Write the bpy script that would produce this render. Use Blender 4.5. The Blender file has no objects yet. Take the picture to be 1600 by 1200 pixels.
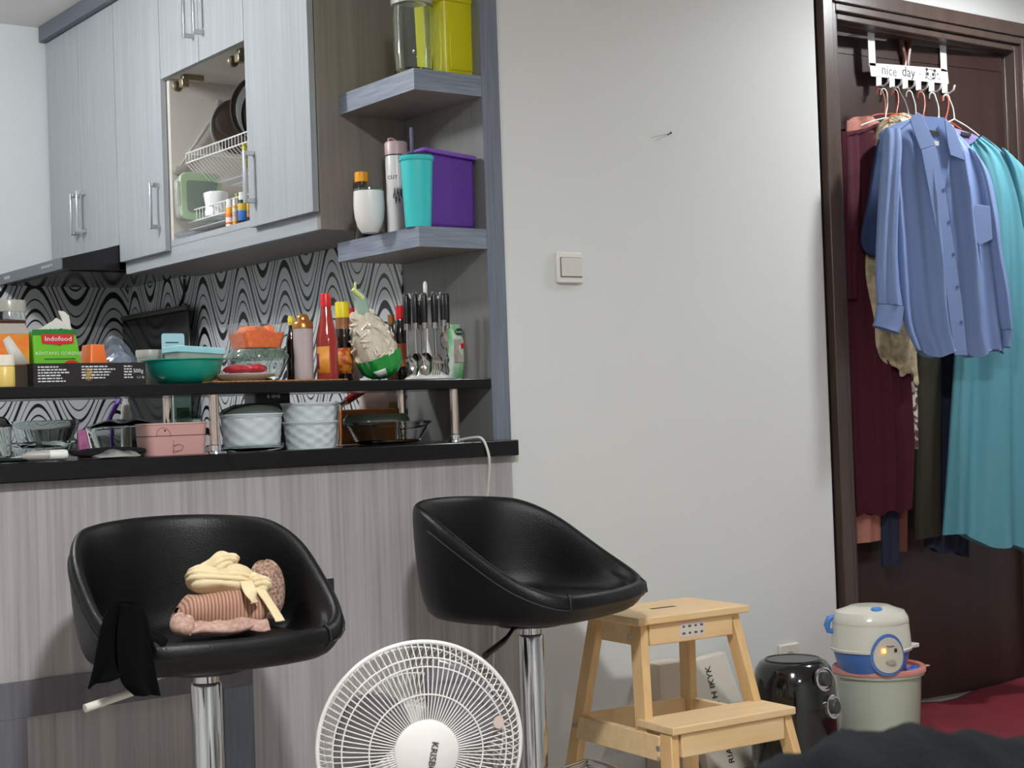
import bpy, math, random
from mathutils import Vector, Matrix
random.seed(7)
sc = bpy.context.scene
COL = sc.collection
PI = math.pi
# ---------------------------------------------------------------- camera
FPX = 2436.0
YAW, PIT, ROL = math.radians(36.34), math.radians(1.03), math.radians(-1.99)
CAM = Vector((0, 0, 0.985))
FW = Vector((math.sin(YAW)*math.cos(PIT), math.cos(YAW)*math.cos(PIT), math.sin(PIT)))
_r0 = Vector((math.cos(YAW), -math.sin(YAW), 0)); _u0 = _r0.cross(FW)
RT = math.cos(ROL)*_r0 + math.sin(ROL)*_u0
UP = -math.sin(ROL)*_r0 + math.cos(ROL)*_u0
cd = bpy.data.cameras.new('camera'); cam = bpy.data.objects.new('camera', cd); COL.objects.link(cam)
cd.sensor_width = 36; cd.lens = FPX/1600*36; cd.clip_start = 0.02; cd.clip_end = 60
m = Matrix((RT, UP, -FW)).transposed().to_4x4(); m.translation = CAM; cam.matrix_world = m
cd.dof.use_dof = True; cd.dof.focus_distance = 3.7; cd.dof.aperture_fstop = 12
sc.camera = cam
# ---------------------------------------------------------------- world, lights, exposure
w = bpy.data.worlds.new('world'); sc.world = w; w.use_nodes = True
w.node_tree.nodes['Background'].inputs[0].default_value = (0.75, 0.85, 1, 1)
w.node_tree.nodes['Background'].inputs[1].default_value = 0.3
LAMPS = [  # label, x, y, radius, strength, colour
    ('white round ceiling lamp over the living room nearest the bar', 0.85, 0.95, 0.10, 800, (.96, .98, 1)),
    ('small round ceiling lamp right in front of the brown door', 4.15, 2.60, 0.07, 480, (.95, .98, 1)),
    ('added wide fill lamp over the near end of the living room', 0.9, -1.2, 0.17, 70, (.96, .98, 1)),  # added fill that evens out the walls, no known lamp here
    ('round ceiling lamp in the hall beyond the brown door', 4.2, 4.5, 0.08, 200, (.98, .98, 1)),
    ('round white kitchen ceiling lamp', 0.85, 4.15, 0.095, 128, (.97, .985, 1)),
]
sc.view_settings.view_transform = 'Standard'; sc.view_settings.look = 'None'
sc.view_settings.gamma = 1; sc.view_settings.use_curve_mapping = False
sc.view_settings.exposure = 0.2
# ---------------------------------------------------------------- pixel helpers
def ray(x, y): return FW + (x-800)/FPX*RT - (y-600)/FPX*UP
def P(x, y, X=None, Y=None, Z=None):
    d = ray(x, y)
    t = (X-CAM.x)/d.x if X is not None else (Y-CAM.y)/d.y if Y is not None else (Z-CAM.z)/d.z
    return CAM + d*t
def PPl(x, y, q, n):
    d = ray(x, y); return CAM + d*((q-CAM).dot(n)/d.dot(n))
def mpp(p): return (Vector(p)-CAM).dot(FW)/FPX
# ---------------------------------------------------------------- materials
def lin(c):
    if isinstance(c, str): c = tuple(int(c[i:i+2], 16)/255 for i in (0, 2, 4))
    return tuple((v/12.92 if v <= .04045 else ((v+.055)/1.055)**2.4) for v in c[:3]) + (1,)
MATS = {}
def newmat(name):
    mt = bpy.data.materials.new(name); mt.use_nodes = True; MATS[name] = mt
    nt = mt.node_tree; return mt, nt, nt.nodes['Principled BSDF']
def N(nt, t, **kw):
    n = nt.nodes.new(t)
    for k, v in kw.items(): setattr(n, k, v)
    return n
def coords(nt, scale, space='pos'):
    if space == 'pos': src = N(nt, 'ShaderNodeNewGeometry').outputs['Position']
    else: src = N(nt, 'ShaderNodeTexCoord').outputs['Object']
    mp = N(nt, 'ShaderNodeMapping'); mp.inputs['Scale'].default_value = scale if hasattr(scale, '__len__') else (scale,)*3
    nt.links.new(src, mp.inputs['Vector']); return mp.outputs['Vector']
def M(name, col, rough=.5, metal=0, var=None, bump=None, spec=.5, coat=0, emit=None, trans=0, sss=0, sheen=0, alpha=1, space='obj'):
    """var=(scale, second colour, amount, contrast)  bump=(scale, strength)"""
    if name in MATS: return MATS[name]
    mt, nt, b = newmat(name)
    b.inputs['Base Color'].default_value = lin(col); b.inputs['Roughness'].default_value = rough
    b.inputs['Metallic'].default_value = metal; b.inputs['Specular IOR Level'].default_value = spec
    b.inputs['Coat Weight'].default_value = coat; b.inputs['Transmission Weight'].default_value = trans
    b.inputs['Alpha'].default_value = alpha
    if coat: b.inputs['Coat Roughness'].default_value = .08
    if sheen: b.inputs['Sheen Weight'].default_value = sheen
    if sss: b.inputs['Subsurface Weight'].default_value = sss; b.inputs['Subsurface Scale'].default_value = .01
    if emit: b.inputs['Emission Color'].default_value = lin(emit[0]); b.inputs['Emission Strength'].default_value = emit[1]
    if var:
        nz = N(nt, 'ShaderNodeTexNoise'); nz.inputs['Scale'].default_value = 1; nz.inputs['Detail'].default_value = 5
        nt.links.new(coords(nt, var[0], space), nz.inputs['Vector'])
        cr = N(nt, 'ShaderNodeValToRGB'); c = var[3] if len(var) > 3 else .15
        cr.color_ramp.elements[0].position = .5-c; cr.color_ramp.elements[1].position = .5+c
        cr.color_ramp.elements[0].color = lin(var[1]); cr.color_ramp.elements[1].color = lin(col)
        nt.links.new(nz.outputs['Fac'], cr.inputs['Fac']); nt.links.new(cr.outputs['Color'], b.inputs['Base Color'])
    if bump:
        nz = N(nt, 'ShaderNodeTexNoise'); nz.inputs['Scale'].default_value = 1; nz.inputs['Detail'].default_value = 3
        nt.links.new(coords(nt, bump[0], space), nz.inputs['Vector'])
        bp = N(nt, 'ShaderNodeBump'); bp.inputs['Strength'].default_value = bump[1]; bp.inputs['Distance'].default_value = .004
        nt.links.new(nz.outputs['Fac'], bp.inputs['Height']); nt.links.new(bp.outputs['Normal'], b.inputs['Normal'])
    return mt
def GL(name, col=(1, 1, 1), opacity=0.0, body=None, rough=.03):
    """clear glass or plastic film: transparent plus fresnel gloss, optional cloudy body"""
    if name in MATS: return MATS[name]
    mt, nt, b = newmat(name); nt.nodes.remove(b); out = nt.nodes['Material Output']
    tr = N(nt, 'ShaderNodeBsdfTransparent'); tr.inputs[0].default_value = lin(col)
    gl = N(nt, 'ShaderNodeBsdfGlossy'); gl.inputs['Roughness'].default_value = rough
    lw = N(nt, 'ShaderNodeLayerWeight'); pw = N(nt, 'ShaderNodeMath', operation='POWER'); pw.inputs[1].default_value = 3.5
    nt.links.new(lw.outputs['Facing'], pw.inputs[0]); fr = N(nt, 'ShaderNodeMath', operation='MULTIPLY_ADD'); nt.links.new(pw.outputs[0], fr.inputs[0]); fr.inputs[1].default_value = .75; fr.inputs[2].default_value = .06
    mx = N(nt, 'ShaderNodeMixShader'); L = nt.links
    base = tr.outputs[0]
    if opacity:
        df = N(nt, 'ShaderNodeBsdfDiffuse'); df.inputs[0].default_value = lin(body or col)
        m0 = N(nt, 'ShaderNodeMixShader'); m0.inputs[0].default_value = opacity
        L.new(tr.outputs[0], m0.inputs[1]); L.new(df.outputs[0], m0.inputs[2]); base = m0.outputs[0]
    L.new(fr.outputs[0], mx.inputs[0]); L.new(base, mx.inputs[1]); L.new(gl.outputs[0], mx.inputs[2]); L.new(mx.outputs[0], out.inputs[0])
    return mt
def laminate(name, light, dark, scale, rough=.45, contrast=.22):
    if name in MATS: return MATS[name]
    mt, nt, b = newmat(name); L = nt.links
    a = N(nt, 'ShaderNodeTexNoise'); a.inputs['Scale'].default_value = 1; a.inputs['Detail'].default_value = 6; a.inputs['Roughness'].default_value = .65
    L.new(coords(nt, scale), a.inputs['Vector'])
    a2 = N(nt, 'ShaderNodeTexNoise'); a2.inputs['Scale'].default_value = 1; a2.inputs['Detail'].default_value = 2
    L.new(coords(nt, tuple(s*.25 for s in scale)), a2.inputs['Vector'])
    ad = N(nt, 'ShaderNodeMath', operation='MULTIPLY_ADD'); ad.inputs[1].default_value = .3; L.new(a2.outputs['Fac'], ad.inputs[0])
    sb = N(nt, 'ShaderNodeMath', operation='MULTIPLY'); sb.inputs[1].default_value = .7; L.new(a.outputs['Fac'], sb.inputs[0]); L.new(sb.outputs[0], ad.inputs[2])
    cr = N(nt, 'ShaderNodeValToRGB'); cr.color_ramp.elements[0].position = .5-contrast; cr.color_ramp.elements[1].position = .5+contrast
    cr.color_ramp.elements[0].color = lin(dark); cr.color_ramp.elements[1].color = lin(light)
    L.new(ad.outputs[0], cr.inputs['Fac']); L.new(cr.outputs['Color'], b.inputs['Base Color'])
    b.inputs['Roughness'].default_value = rough; return mt
def wallpaper(name):
    """grey tiles printed with black contour waves: horizontal run s = x + y, height z"""
    mt, nt, b = newmat(name); L = nt.links
    sep = N(nt, 'ShaderNodeSeparateXYZ'); L.new(N(nt, 'ShaderNodeNewGeometry').outputs['Position'], sep.inputs[0])
    def math_(op, a, bb=None, c=None):
        n = N(nt, 'ShaderNodeMath', operation=op)
        for i, v in enumerate((a, bb, c)):
            if v is None: continue
            if isinstance(v, (int, float)): n.inputs[i].default_value = v
            else: L.new(v, n.inputs[i])
        return n.outputs[0]
    s = math_('ADD', sep.outputs[0], sep.outputs[1]); z = sep.outputs[2]
    ph = math_('MULTIPLY', s, 2*PI/.29)
    wv = math_('SINE', math_('ADD', ph, .9))
    h = math_('ADD', z, math_('MULTIPLY', wv, .105))
    h = math_('ADD', h, math_('MULTIPLY', math_('SINE', math_('MULTIPLY', ph, .5)), .016))
    t = math_('FRACT', math_('DIVIDE', h, .17))
    acc = None
    for c0, wd in ((.1, .07), (.36, .022), (.57, .04), (.80, .018)):
        ln = math_('LESS_THAN', math_('ABSOLUTE', math_('SUBTRACT', t, c0)), wd)
        acc = ln if acc is None else math_('MAXIMUM', acc, ln)
    mix = N(nt, 'ShaderNodeMix', data_type='RGBA'); L.new(acc, mix.inputs['Factor'])
    mix.inputs['A'].default_value = lin('d0d3d5'); mix.inputs['B'].default_value = lin('121214')
    L.new(mix.outputs['Result'], b.inputs['Base Color']); b.inputs['Roughness'].default_value = .3
    return mt
def stripes(name, cols, freq, axis=2, rough=.5, space='obj', noise=0):
    """hard colour bands along an object axis: cols=[(pos,colour)...] over one period 1/freq"""
    mt, nt, b = newmat(name); L = nt.links
    sep = N(nt, 'ShaderNodeSeparateXYZ'); L.new(coords(nt, (freq,)*3, space), sep.inputs[0])
    fr = N(nt, 'ShaderNodeMath', operation='FRACT'); L.new(sep.outputs[axis], fr.inputs[0])
    cr = N(nt, 'ShaderNodeValToRGB'); cr.color_ramp.interpolation = 'CONSTANT'
    els = cr.color_ramp.elements
    while len(els) < len(cols): els.new(1)
    for e, (p, c) in zip(els, cols): e.position = p; e.color = lin(c)
    L.new(fr.outputs[0], cr.inputs[0]); L.new(cr.outputs[0], b.inputs['Base Color']); b.inputs['Roughness'].default_value = rough
    return mt
# ---------------------------------------------------------------- mesh builder
class G:
    def __init__(s): s.v = []; s.f = []
    def add(s, vs, fs):
        o = len(s.v); s.v += [tuple(v) for v in vs]; s.f += [tuple(i+o for i in f) for f in fs]; return s
    def box(s, x0, x1, y0, y1, z0, z1):
        vs = [(x, y, z) for z in (z0, z1) for y in (y0, y1) for x in (x0, x1)]
        return s.add(vs, [(0, 2, 3, 1), (4, 5, 7, 6), (0, 1, 5, 4), (2, 6, 7, 3), (0, 4, 6, 2), (1, 3, 7, 5)])
    def cbox(s, c, d): return s.box(c[0]-d[0]/2, c[0]+d[0]/2, c[1]-d[1]/2, c[1]+d[1]/2, c[2]-d[2]/2, c[2]+d[2]/2)
    def hexa(s, b4, t4):
        return s.add(list(b4)+list(t4), [(3, 2, 1, 0), (4, 5, 6, 7)]+[(i, (i+1) % 4, 4+(i+1) % 4, 4+i) for i in range(4)])
    def lathe(s, prof, c=(0, 0, 0), n=32, ax='z', sx=1, sy=1):
        o = []; fs = []
        for r, h in prof:
            for i in range(n):
                a = 2*PI*i/n; x, y = r*math.cos(a)*sx, r*math.sin(a)*sy
                o.append({'z': (x, y, h), 'y': (x, h, y), 'x': (h, x, y)}[ax])
        for j in range(len(prof)-1):
            for i in range(n):
                q = (j*n+i, j*n+(i+1) % n, (j+1)*n+(i+1) % n, (j+1)*n+i)
                fs.append(q if ax != 'y' else q[::-1])
        if prof[0][0] > 1e-6: pass
        return s.add([(x+c[0], y+c[1], z+c[2]) for x, y, z in o], fs)
    def tube(s, pts, r, n=8, closed=False, cap=True):
        pts = [Vector(p) for p in pts]; k = len(pts); rs = r if hasattr(r, '__len__') else [r]*k
        prev = None; vs = []
        for i, p in enumerate(pts):
            a = pts[(i-1) % k] if (closed or i > 0) else p; b = pts[(i+1) % k] if (closed or i < k-1) else p
            t = (b-a).normalized()
            if prev is None:
                ref = Vector((0, 0, 1)) if abs(t.z) < .9 else Vector((1, 0, 0)); u = t.cross(ref).normalized()
            else:
                u = prev - t*prev.dot(t); u = u.normalized() if u.length > 1e-6 else t.orthogonal().normalized()
            prev = u; v2 = t.cross(u)
            vs += [p + (u*math.cos(2*PI*j/n)+v2*math.sin(2*PI*j/n))*rs[i] for j in range(n)]
        fs = []
        for i in range(k if closed else k-1):
            for j in range(n):
                i2 = (i+1) % k; fs.append((i*n+j, i*n+(j+1) % n, i2*n+(j+1) % n, i2*n+j))
        if cap and not closed: fs += [tuple(range(n))[::-1], tuple((k-1)*n+j for j in range(n))]
        return s.add(vs, fs)
    def grid(s, fn, nu, nv, cu=False):
        vs = [fn(i/(nu if cu else nu-1), j/(nv-1)) for j in range(nv) for i in range(nu)]; fs = []
        for j in range(nv-1):
            for i in range(nu if cu else nu-1): fs.append((j*nu+i, j*nu+(i+1) % nu, (j+1)*nu+(i+1) % nu, (j+1)*nu+i))
        return s.add(vs, fs)
    def prism(s, poly, dvec):
        n = len(poly); d = Vector(dvec); vs = [Vector(p) for p in poly]; vs = vs+[p+d for p in vs]
        return s.add(vs, [tuple(range(n))[::-1], tuple(range(n, 2*n))]+[(i, (i+1) % n, n+(i+1) % n, n+i) for i in range(n)])
    def build(s, name, mat, parent=None, world=False, smooth=True, bevel=0, sub=0, solid=0, ang=40, seg=2, recalc=True):
        vs = [Vector(v) for v in s.v]
        if world and parent is not None:
            mi = (Matrix.Translation(parent.location) @ parent.rotation_euler.to_matrix().to_4x4()).inverted(); vs = [mi @ v for v in vs]
        me = bpy.data.meshes.new(name); me.from_pydata(vs, [], s.f); me.validate()
        if recalc:
            import bmesh
            bm = bmesh.new(); bm.from_mesh(me); bmesh.ops.recalc_face_normals(bm, faces=bm.faces); bm.to_mesh(me); bm.free()
        if smooth:
            me.polygons.foreach_set('use_smooth', [True]*len(me.polygons)); me.set_sharp_from_angle(angle=math.radians(ang))
        me.materials.append(mat); o = bpy.data.objects.new(name, me); COL.objects.link(o)
        if parent is not None: o.parent = parent
        if solid: md = o.modifiers.new('s', 'SOLIDIFY'); md.thickness = solid; md.offset = 0
        if bevel: md = o.modifiers.new('b', 'BEVEL'); md.width = bevel; md.segments = seg; md.limit_method = 'ANGLE'; md.angle_limit = math.radians(45)
        if sub: md = o.modifiers.new('d', 'SUBSURF'); md.levels = sub; md.render_levels = sub
        return o
def tag(o, label, cat, group=None):
    o['label'] = label; o['category'] = cat
    if group: o['group'] = group
    return o
def thing(name, label, cat, loc=(0, 0, 0), rz=0, group=None, rot=None):
    o = bpy.data.objects.new(name, None); COL.objects.link(o); o.location = loc; o.rotation_euler = rot or (0, 0, rz)
    o.empty_display_size = .05
    return tag(o, label, cat, group)
def struct(o): o['kind'] = 'structure'; return o
def text(body, size, mat, parent, loc, rot, name='lettering', depth=.0004, align='CENTER', sx=1):
    cu = bpy.data.curves.new('t', 'FONT'); cu.body = body; cu.size = size; cu.align_x = align; cu.align_y = 'CENTER'; cu.extrude = depth; cu.resolution_u = 2
    o = bpy.data.objects.new('t', cu); COL.objects.link(o)
    bpy.context.view_layer.update()
    me = bpy.data.meshes.new_from_object(o); bpy.data.objects.remove(o); me.name = name
    me.materials.clear(); me.materials.append(mat)
    t = bpy.data.objects.new(name, me); COL.objects.link(t); t.location = loc; t.rotation_euler = rot; t.scale = (sx, 1, 1)
    if parent is not None: t.parent = parent
    return t
def cyl(prof_r, z0, z1): return [(0, z0), (prof_r, z0), (prof_r, z1), (0, z1)]
def spl(pts, n):
    """Catmull-Rom through points"""
    pts = [Vector(p) for p in pts]; out = []
    k = len(pts)-1
    for i in range(n):
        t = i/(n-1)*k; j = min(int(t), k-1); u = t-j
        p0, p1, p2, p3 = pts[max(j-1, 0)], pts[j], pts[j+1], pts[min(j+2, k)]
        out.append(.5*((2*p1)+(-p0+p2)*u+(2*p0-5*p1+4*p2-p3)*u*u+(-p0+3*p1-3*p2+p3)*u**3))
    return out
exec_parts = []
# ================================================================ MATERIAL SET
WALL = M('wall_paint', 'd8d9d7', .6, var=(1.3, 'd4d5d3', 1, .25), bump=((40, 40, 40), .06), space='pos')
WALLK = M('kitchen_wall_paint', 'd4d8da', .55)
CEIL = M('ceiling_paint', 'e4e1dd', .8)
LAM_V = laminate('cabinet_laminate', 'a9adb1', '91969a', (70, 70, 2.2))
LAM_BAR = laminate('bar_laminate', 'bab5b4', '8d8887', (75, 75, 1.6), contrast=.2)
LAM_H = laminate('rail_laminate', 'a9adb2', '92979c', (2.2, 2.2, 70))
LAM_TAUPE = laminate('end_panel_laminate', '948c84', '7b746d', (70, 70, 2.2))
LAM_RELIT = laminate('jamb_laminate_relit', '7d7c7a', '6c6b69', (60, 60, 2.2))  # jamb face: same laminate as its edge, different light put into the colour
LAM_BLUE = laminate('blue_grey_laminate_v', '7e8492', '5a606c', (150, 150, 6), contrast=.25)
LAM_BLUEH = laminate('blue_grey_laminate_h', '8f97a6', '606a78', (9, 9, 190), contrast=.2)
LAM_TRIM = laminate('trim_laminate', '6f6d72', '56555b', (75, 75, 3))
CROWN = M('crown_grey', '5d626c', .45)
GRANITE = M('black_granite', '0b0a0c', .16, var=(160, '17151a', 1, .1), space='pos', spec=.45)
PAPER = wallpaper('wave_wallpaper')
DOORW = laminate('door_wood', '3c2925', '2a1916', (28, 28, 1.6), rough=.36, contrast=.3)
FRAMEW = laminate('frame_wood', '5b4b45', '443731', (28, 28, 1.6), rough=.34)
INNER = M('cabinet_inside', 'cdc8bf', .55)
CHROME = M('chrome', 'd8d8da', .12, 1)
SATIN = M('satin_steel', 'c9cbce', .3, 1)
COPPERST = M('polished_post_steel', 'd9c8be', .1, 1)
WHITEP = M('white_plastic', 'e6e5e1', .4)
WIRE = M('white_coated_wire', 'e4e5e6', .4)
BLACKP = M('black_plastic', '0d0d0e', .35)
BLACKG = M('black_gloss_plastic', '08080a', .12, coat=.6)
LEATHER = M('black_leather', '070809', .42, bump=((260, 260, 260), .2), spec=.3)
WOOD = laminate('birch_wood', 'ecd2a6', 'd9b07a', (3.5, 40, 40), rough=.5, contrast=.3)
WOODE = laminate('birch_wood_upright', 'e8c896', 'd2a368', (40, 40, 3.5), rough=.5, contrast=.3)
GLASS = M('clear_glass', 'f4faf8', .03, trans=1.0); GLASS.node_tree.nodes['Principled BSDF'].inputs['IOR'].default_value = 1.42
GLASSG = GL('greenish_glass', (.86, .91, .88), .1, (.7, .76, .72))
FILM = GL('clear_film', (.95, .97, .99), .12, (.75, .82, .9), .12)
FROST = GL('frosted_plastic', (.9, .9, .88), .45, (.86, .86, .83), .25)
INK = M('black_ink', '151515', .5)
WHITEINK = M('white_ink', 'e8e8e8', .5)
# ================================================================ SETTING
YW, X2, YB, ZC = 3.2, 2.291, 5.5, 2.43
XL, XR, YN = -1.6, 5.35, -2.3
FLOORM = M('floor_tile', 'b3aca3', .3, var=(2, 'a69f96', 1, .3), space='pos')
struct(G().box(XL, XR, YN, YB, -.1, 0).build('floor', FLOORM, smooth=False))
struct(G().box(XL, XR, YN, YB, ZC, ZC+.1).build('ceiling', CEIL, smooth=False))
struct(G().box(XL-.1, XL, YN, YW, 0, ZC).build('wall_left', WALL, smooth=False))
struct(G().box(XR, XR+.1, YN, YB, 0, ZC).build('wall_right', WALL, smooth=False))
struct(G().box(XL-.1, XR+.1, YN-.1, YN, 0, ZC).build('wall_near', WALL, smooth=False))
struct(G().box(XL-.1, -.4, YW, YW+.12, 0, ZC).build('wall_beside_kitchen', WALL, smooth=False))
struct(G().box(-.5, -.4, YW+.12, YB, 0, ZC).build('wall_kitchen_left', WALLK, smooth=False))
struct(G().box(-.5, XR+.1, YB, YB+.1, 0, ZC).build('wall_kitchen_back', WALLK, smooth=False))
struct(G().box(2.345, 2.42, YW+.1305, YB, 0, ZC).build('wall_kitchen_right', WALLK, smooth=False))
XCN = 3.536
struct(G().box(2.3455, XCN, YW, YW+.13, 0, ZC).build('wall_main', WALL, bevel=.012, seg=3))
# wall round the door
DX0, DX1, DZ = 3.655, 4.54, P(1450, 57, Y=3.23).z
HZ = P(1450, 8, Y=3.2).z
struct(G().box(XCN+.0005, XR, YW+.025, YW+.13, HZ-.005, ZC).box(DX1+.12, XR, YW+.025, YW+.13, 0, HZ-.0055).build('wall_door', WALL, smooth=False))
# wallpapered backsplash (own panels on the kitchen walls)
struct(G().box(2.286, 2.3445, 3.6, YB-.011, .9, 1.5).build('trim_1', PAPER, smooth=False))
struct(G().box(-.39, 2.3445, YB-.01, YB-.0005, .9, 1.5).build('trim_2', PAPER, smooth=False))
struct(G().box(2.291, 2.3445, 3.6, YB-.011, 1.5005, ZC-.001).build('trim_3', WALLK, smooth=False))
# jamb board closing the kitchen wall end
jb = struct(G().box(X2, 2.344, 3.203, 3.5995, .9155, ZC-.001).build('trim_4', LAM_RELIT, smooth=False))
G().box(X2-.0008, 2.3448, 3.199, 3.2028, .9155, ZC-.001).build('edge_band', LAM_BLUE, jb, smooth=False)  # same laminate as the face; its different light is put into this tone
# ---------------------------------------------------------------- door
door = thing('door_1', 'dark brown wooden door with frame, half hidden by hanging clothes', 'door', (DX1, YW+.07, 0)); door['kind'] = 'structure'
del door['category']
def frame_piece(a, b, yf, yb, name='frame'):
    # inverted U between inner offset a and outer offset b
    g = G(); g.box(DX0-b, DX0-a, yf, yb, .001, DZ+b); g.box(DX1+a, DX1+b, yf, yb, .001, DZ+b); g.box(DX0-a+.0002, DX1+a-.0002, yf, yb, DZ+a, DZ+b)
    return g.build(name, FRAMEW, door, world=True, bevel=.003, seg=2)
za = HZ-DZ
frame_piece(.046, za, 3.196, 3.225, 'architrave')
frame_piece(.022, .0455, 3.206, 3.24, 'frame_lip')
frame_piece(.0, .0215, 3.222, 3.262, 'frame_stop')
frame_piece(.0, .11, 3.2625, 3.33, 'jamb')
# leaf hinged at the right, a few degrees open into the far room
la = math.radians(5.6)
leaf = thing('leaf_pivot', '', '', (0, 0, 0)); bpy.data.objects.remove(leaf)
LW = .845
lz = P(1562, 85, Y=3.27).z - .004
def leafp(s, d, z): # s along leaf from hinge, d behind front face
    return (DX1-.012-math.cos(la)*s - math.sin(la)*d*-1*-1, YW+.07+math.sin(la)*s + math.cos(la)*d, z)
lf = G()
b4 = [leafp(0, 0, .008), leafp(LW, 0, .008), leafp(LW, .04, .008), leafp(0, .04, .008)]
gz = P(1541, 110, Y=3.27).z
def lbox(g, s0, s1, d0, d1, z0, z1):
    return g.hexa([leafp(s0, d0, z0), leafp(s1, d0, z0), leafp(s1, d1, z0), leafp(s0, d1, z0)], [leafp(s0, d0, z1), leafp(s1, d0, z1), leafp(s1, d1, z1), leafp(s0, d1, z1)])
lo = lbox(G(), 0, LW, .0, .04, .008, lz).build('leaf', DOORW, door, world=True, smooth=False, bevel=.002)
# raised boards leave narrow dark grooves between them
lbox(G(), 0.0, LW, -.003, -.0002, gz+.0025, lz).build('top_rail', DOORW, lo, world=False, smooth=False)
lo2 = [o for o in lo.children][0]; lo2.location = -door.location
x_ = lbox(G(), 0.0, LW, -.003, -.0002, .01, gz-.0025).build('board', DOORW, lo, smooth=False); x_.location = -door.location
# handle
hp = Vector(leafp(LW-.045, -.004, 1.0)); hg = G()
nrm = Vector((math.sin(la)*-1, -math.cos(la), 0)); tdir = Vector((math.cos(la), -math.sin(la), 0))
hg.tube([hp, hp+nrm*.05], .009, 12); hg.tube([hp+nrm*.05-tdir*.012, hp+nrm*.052+tdir*.06, hp+nrm*.05+tdir*.115], [.0095, .009, .006], 12)
hg.tube([hp+nrm*.001, hp+nrm*.007], .024, 20)
hg.build('door_handle', SATIN, door, world=True)
# ---------------------------------------------------------------- ceiling lamps (out of frame; the wide near one is an added fill)
for nm, lx, ly, lr, st, lc in LAMPS:
    c = (lx, ly, ZC)
    t = thing('ceiling_lamp', nm, 'lamp', c, group='ceiling lamps')
    G().lathe([(lr+.03, 0), (lr+.03, -.012), (lr+.001, -.02), (lr+.001, 0)], n=32).build('rim', WHITEP, t)
    mt = M('lamp_glow_%d_%d' % (int(lx*100), int(st)), 'ffffff', .5); b = mt.node_tree.nodes['Principled BSDF']
    b.inputs['Emission Color'].default_value = (*lc, 1); b.inputs['Emission Strength'].default_value = st
    if 'kitchen' in nm:
        G().lathe([(0, -.25)]+[(lr*math.sin(PI*i/16), -.155-lr*math.cos(PI*i/16)) for i in range(1, 16)]+[(.012, -.06), (.012, -.001)], n=32).build('globe', mt, t)
    else: G().lathe([(0, -.016), (lr, -.016), (lr, -.002), (0, -.002)], n=32).build('diffuser', mt, t)
# ================================================================ UPPER CABINETS
XF, XC = 2.0, 2.0205
def handle(g_parent, y, z0, z1, x=XF):
    g = G(); g.box(x-.034, x-.026, y-.006, y+.006, z0, z1); g.box(x-.0262, x-.0002, y-.006, y+.006, z0+.001, z0+.014); g.box(x-.0262, x-.0002, y-.006, y+.006, z1-.014, z1-.001)
    return g.build('handle', SATIN, g_parent, world=True, bevel=.0015)
def door_panel(parent, y0, y1, z0, z1, hy=None, hz=None, name='door'):
    d = G().box(XF, XF+.0185, y0, y1, z0, z1).build(name, LAM_V, parent, world=True, smooth=False, bevel=.0012)
    if hy is not None:
        h = handle(d, hy, *hz); h.location = -parent.location
    return d
ZT = 2.372
c1 = thing('wall_cabinet', 'grey two-door wall cabinet above the black cooker hood', 'cabinet', (XC, 4.865, 1.578))
G().box(XC, X2-.0005, 4.866, 5.488, 1.578, ZT).build('body', LAM_V, c1, world=True, smooth=False)
door_panel(c1, 5.1825, 5.488, 1.578, ZT, 5.207, (1.645, 1.79))
door_panel(c1, 4.866, 5.179, 1.578, ZT, 5.150, (1.648, 1.793))
c2 = thing('wall_cabinet', 'narrow grey single-door wall cabinet between hood and open dish rack', 'cabinet', (XC, 4.5, 1.52))
G().box(XC, X2-.0005, 4.5015, 4.8645, 1.552, ZT).build('body', LAM_V, c2, world=True, smooth=False)
door_panel(c2, 4.5025, 4.8625, 1.52, ZT, 4.535, (1.59, 1.735))
c3 = thing('wall_cabinet', 'grey wall cabinet with open middle bay holding a white dish rack', 'cabinet', (XC, 3.565, 1.48))
g = G().box(XC, X2-.0005, 4.482, 4.5005, 1.5525, ZT)
g.build('side_panel', INNER, c3, world=True, smooth=False)
G().box(XC, X2-.0005, 3.5655, 3.584, 1.4805, ZT).build('end_panel', LAM_TAUPE, c3, world=True, smooth=False, bevel=.001)
G().box(X2-.008, X2-.0005, 3.5845, 4.4815, 1.5525, ZT).build('back_panel', INNER, c3, world=True, smooth=False)
G().box(XC, X2-.0085, 3.5845, 4.4815, 2.053, 2.071).build('fixed_shelf', INNER, c3, world=True, smooth=False, bevel=.001)
G().box(XC, X2-.0085, 3.5845, 4.4815, 2.354, ZT).build('top_panel', INNER, c3, world=True, smooth=False)
G().box(XC, X2-.0005, 3.5845, 4.863, 1.534, 1.5518).build('bottom_panel', INNER, c3, world=True, smooth=False)
G().box(XC, XC+.018, 3.5845, 4.863, 1.4805, 1.5336).build('bottom_rail', LAM_H, c3, world=True, smooth=False, bevel=.001)
G().box(XC+.018, X2-.0005, 3.5845, 4.863, 1.4815, 1.484).build('underside', LAM_TAUPE, c3, world=True, smooth=False)
G().box(XC-.0012, XC+.0, 3.935, 4.499, 1.5336, 1.5518).build('rail_edge', LAM_H, c3, world=True, smooth=False)
door_panel(c3, 3.568, 3.93, 1.526, ZT, 3.893, (1.588, 1.735))
door_panel(c3, 4.225, 4.4985, 2.052, ZT, 4.255, (2.125, 2.27))
door_panel(c3, 3.933, 4.2215, 2.052, ZT, 4.188, (2.122, 2.267))
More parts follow.
